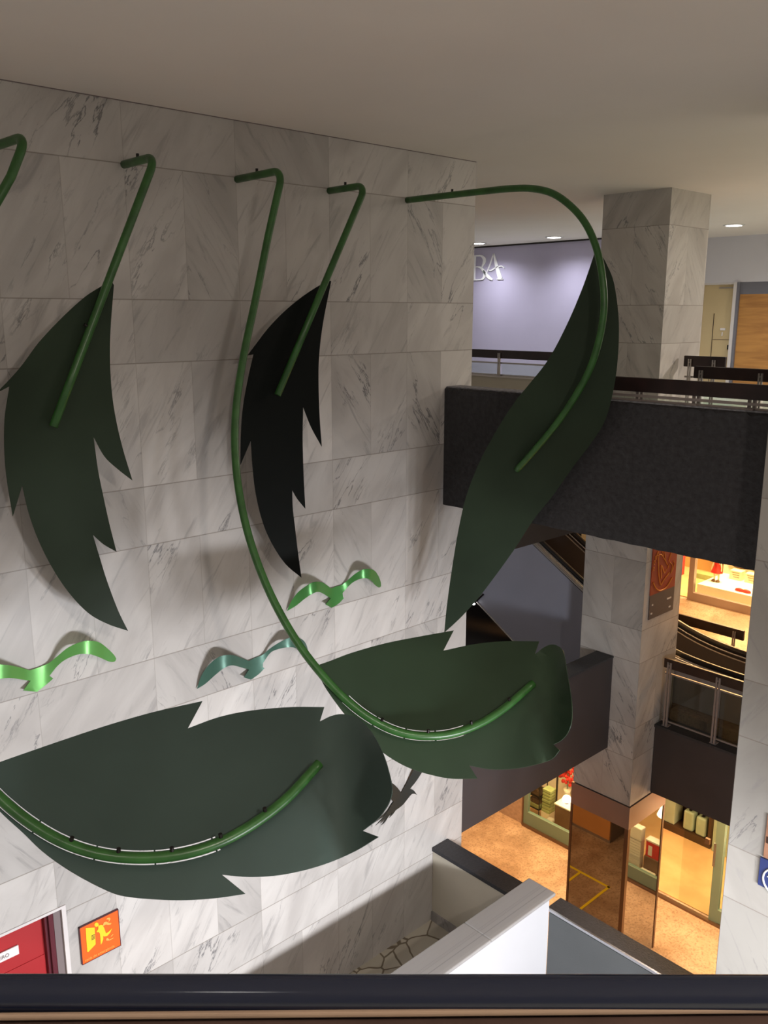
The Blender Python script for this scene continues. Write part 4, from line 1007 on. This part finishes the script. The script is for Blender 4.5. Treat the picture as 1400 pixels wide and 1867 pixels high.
# goods in the right window, seen in the column's mirror
tag(bevel(obj('carton', B(13.55, 13.70, 4.78, 5.07, FZ+0.711, FZ+0.98), M['shop_white']), 0.02), 'white carton on top of the paper stack, mirrored in the column foot', 'carton')
bm = bmesh.new()
for i in range(12): box(bm, 13.56+random.uniform(0, .012), 13.70, 4.78, 5.06, FZ+0.016+i*0.058, FZ+0.016+i*0.058+0.05)
tag(obj('paper_stack', bm, M['shop_white']), 'tall stack of cream paper, mirrored in the column foot', 'paper stack')
t = empty('gift_box', (13.66, 5.28, FZ+0.47), 'red and white gift box, mirrored in the column foot', 'box')
obj('body', B(13.60, 13.74, 5.15, 5.42, FZ+0.47, FZ+0.78), M['red'], t)
obj('lid', B(13.59, 13.75, 5.14, 5.43, FZ+0.78, FZ+0.81), M['shop_white'], t)
obj('band', B(13.597, 13.60, 5.20, 5.28, FZ+0.50, FZ+0.70), M['shop_white'], t)
tag(bevel(obj('display_plinth', B(13.58, 13.82, 5.13, 5.45, FZ+0.015, FZ+0.468), M['brown_wood']), 0.01), 'small brown plinth under the red gift box, mirrored in the column foot', 'plinth')
tag(bevel(obj('white_dish', B(13.41, 13.57, 5.12, 5.42, FZ+0.05, FZ+0.22), M['shop_white']), 0.02), 'white tray in front of the brown plinth, mirrored in the column foot', 'tray')
t = empty('paper_cone', (13.75, 5.42, -7.4), 'bright white conical shade high in the shop window, mirrored in the column foot', 'lamp')
obj('shade', revolve((13.75, 5.42, -7.45), [(0.16, 0), (0.03, 0.35)], 16), M['lamp_warm'], t)
tag(obj('red_banner', B(13.95, 13.97, 5.2, 5.7, -7.6, -6.9), M['red']), 'red hanging cloth behind the white conical shade', 'banner')
# counter and tape on the basement floor, seen in the mirror
t = empty('reception_counter', (7.0, 9.0, FZ), 'orange-fronted counter with a grey side, seen in the mirror of the column foot', 'counter')
q = [(7.90, 8.42), (7.90, 10.6)]
obj('front', B(7.86, 7.90, 8.42, 10.8, FZ+0.08, FZ+1.62), M['counter_orange'], t)
obj('body', B(7.1, 7.86, 8.42, 10.8, FZ, FZ+1.62), M['counter_dark'], t)
obj('kick', B(7.86, 7.88, 8.42, 10.8, FZ, FZ+0.08), M['steel'], t)
bm = bmesh.new()
def tape(a, b, w=0.05):
    a = Vector((a[0], a[1], FZ+0.003)); b = Vector((b[0], b[1], FZ+0.003)); bar(bm, a, b, w, 0.004)
tape((9.08, 9.0), (9.08, 7.64)); tape((9.06, 7.66), (10.6, 7.66)); tape((9.1, 8.28), (9.9, 8.28))
tag(obj('floor_tape', bm, M['tape']), 'yellow marking tape on the basement floor, seen in the column mirror', 'tape')

# ------------------------------------------------------------------ middle storey shop on the right
w = empty('window_3', (17.1, 7.0, -4.4)); w['kind'] = 'structure'
obj('window_frame', Bs((17.04, 17.14, 8.60, 8.72, -4.4, -1.0), (17.04, 17.14, 3.0, 8.6, -4.4, -4.22)), M['header'], w)
obj('glass_pane', B(17.08, 17.09, 3.0, 8.6, -4.22, -1.0), M['glass'], w)
struct('floor', B(17.15, 20.5, 3.0, 12.0, -4.4, -4.38), M['shop_floor'])
struct('wall_shop_middle', Bs((18.9, 19.0, 3.0, 8.85, -4.4, -0.9), (20.5, 20.6, 3.0, 12.6, -4.4, -0.9), (17.1, 20.6, 12.0, 12.2, -4.4, -0.9)), M['shop_white'])
tag(bevel(obj('display_plinth', B(17.35, 18.55, 3.2, 8.67, -4.38, -4.10), M['shop_white']), 0.006), 'long white plinth in the lit upper shop window', 'plinth')
tag(bevel(obj('green_bench', B(18.6, 18.85, 8.95, 9.5, -4.38, -4.26), M['green_box']), 0.01), 'low olive bench at the left end of the white plinth', 'bench')
tag(obj('orange_panel', B(19.3, 19.36, 8.2, 10.4, -4.38, -2.2), M['shop_orange_wall']), 'orange-brown wall panel behind the child mannequin', 'panel')
def fig(base, k=1.0):
    bx, by, bz = base
    t = empty('child_mannequin', base, 'child mannequin in a short red dress standing on the white plinth', 'mannequin')
    bm = bmesh.new(); me = bpy.data.meshes.new('body')
    V = [(0, 0, .50), (0, 0, .62), (0, 0, .80), (0, 0, .90), (0, 0, 1.0), (0, .075, .48), (0, .085, .26), (.01, .09, .04), (-.08, .09, .02),
         (0, -.075, .48), (0, -.085, .26), (.01, -.09, .04), (-.08, -.09, .02), (0, .12, .80), (-.02, .19, .62), (-.06, .20, .45), (0, -.12, .80), (-.02, -.19, .62), (-.06, -.20, .45)]
    Ed = [(0, 1), (1, 2), (2, 3), (3, 4), (0, 5), (5, 6), (6, 7), (7, 8), (0, 9), (9, 10), (10, 11), (11, 12), (2, 13), (13, 14), (14, 15), (2, 16), (16, 17), (17, 18)]
    Rr = [.10, .09, .09, .035, .09, .06, .045, .03, .022, .06, .045, .03, .022, .035, .028, .02, .035, .028, .02]
    me.from_pydata([(v[0]*k, v[1]*k, v[2]*k) for v in V], Ed, []); me.materials.append(M['skin'])
    o = bpy.data.objects.new('body', me); COL.objects.link(o); o.parent = t
    s = o.modifiers.new('skin', 'SKIN')
    for i, r in enumerate(Rr): me.skin_vertices[0].data[i].radius = (r*k, r*k)
    me.skin_vertices[0].data[0].use_root = True
    o.modifiers.new('sub', 'SUBSURF').levels = 2
    o.modifiers['sub'].render_levels = 2
    bm = bmesh.new(); rings = []
    for z, r in ((.36, .235), (.42, .21), (.52, .165), (.62, .125), (.72, .12), (.83, .125), (.86, .07)):
        rings.append([bm.verts.new((r*k*(0.72+0.06*math.sin(6*a))*math.cos(a), r*k*(1+0.05*math.sin(7*a))*math.sin(a), z*k)) for a in [2*math.pi*j/28 for j in range(28)]])
    for i in range(len(rings)-1):
        for j in range(28): bm.faces.new((rings[i][j], rings[i][(j+1) % 28], rings[i+1][(j+1) % 28], rings[i+1][j]))
    bmesh.ops.translate(bm, verts=bm.verts, vec=Vector(base))
    d_ = obj('dress', bm, M['red'], t, True)
    for s_ in (-1, 1):
        obj('shoe', revolve((bx-0.03, by+s_*.09*k, bz), [(0.04, 0), (0.045, 0.02), (0.03, 0.045)], 12), M['brown_wood'], t, True)
fig((17.8, 8.47, -4.10), 0.55)
for y, lab in ((8.24, 'left one of the small white printed boxes on the plinth beside the mannequin'), (7.90, 'right one of the small white printed boxes on the plinth, near the red shoes')):
    t = empty('printed_box', (18.2, y, -4.10), lab, 'box', 'small printed boxes on the white plinth')
    obj('body', B(18.2, 18.4, y-0.13, y+0.13, -4.10, -3.90), M['skin'], t)
    for r in range(3):
        obj('print', B(18.195, 18.2, y-0.09, y+0.08-0.02*r, -3.94-0.05*r, -3.93-0.05*r), M['brown_wood'], t)
t = empty('red_shoes', (17.5, 7.72, -4.10), 'pair of red items lying on the front of the white plinth', 'shoes')
for y in (7.80, 7.66):
    bm = revolve((0, 0, 0), [(0.02, 0), (0.07, 0.01), (0.06, 0.05), (0.02, 0.07)], 14)
    bmesh.ops.scale(bm, verts=bm.verts, vec=(0.7, 1.5, 1)); bmesh.ops.translate(bm, verts=bm.verts, vec=(17.5, y, -4.10))
    obj('shoe', bm, M['red'], t, True)
t = empty('garland', (18.85, 8.4, -4.0), 'dark red garland hung on the shop back wall above the boxes', 'garland')
obj('string', T(catmull([Vector((18.87, 8.72, -3.93)), Vector((18.87, 8.5, -4.0)), Vector((18.87, 8.1, -3.97))]), 0.02, 8), M['dark_wood'], t)
tag(obj('dark_red_garment', B(17.6, 17.7, 9.17, 9.4, -4.07, -3.3), M['red']), 'dark red garment at the left end of the lit upper shop', 'garment')
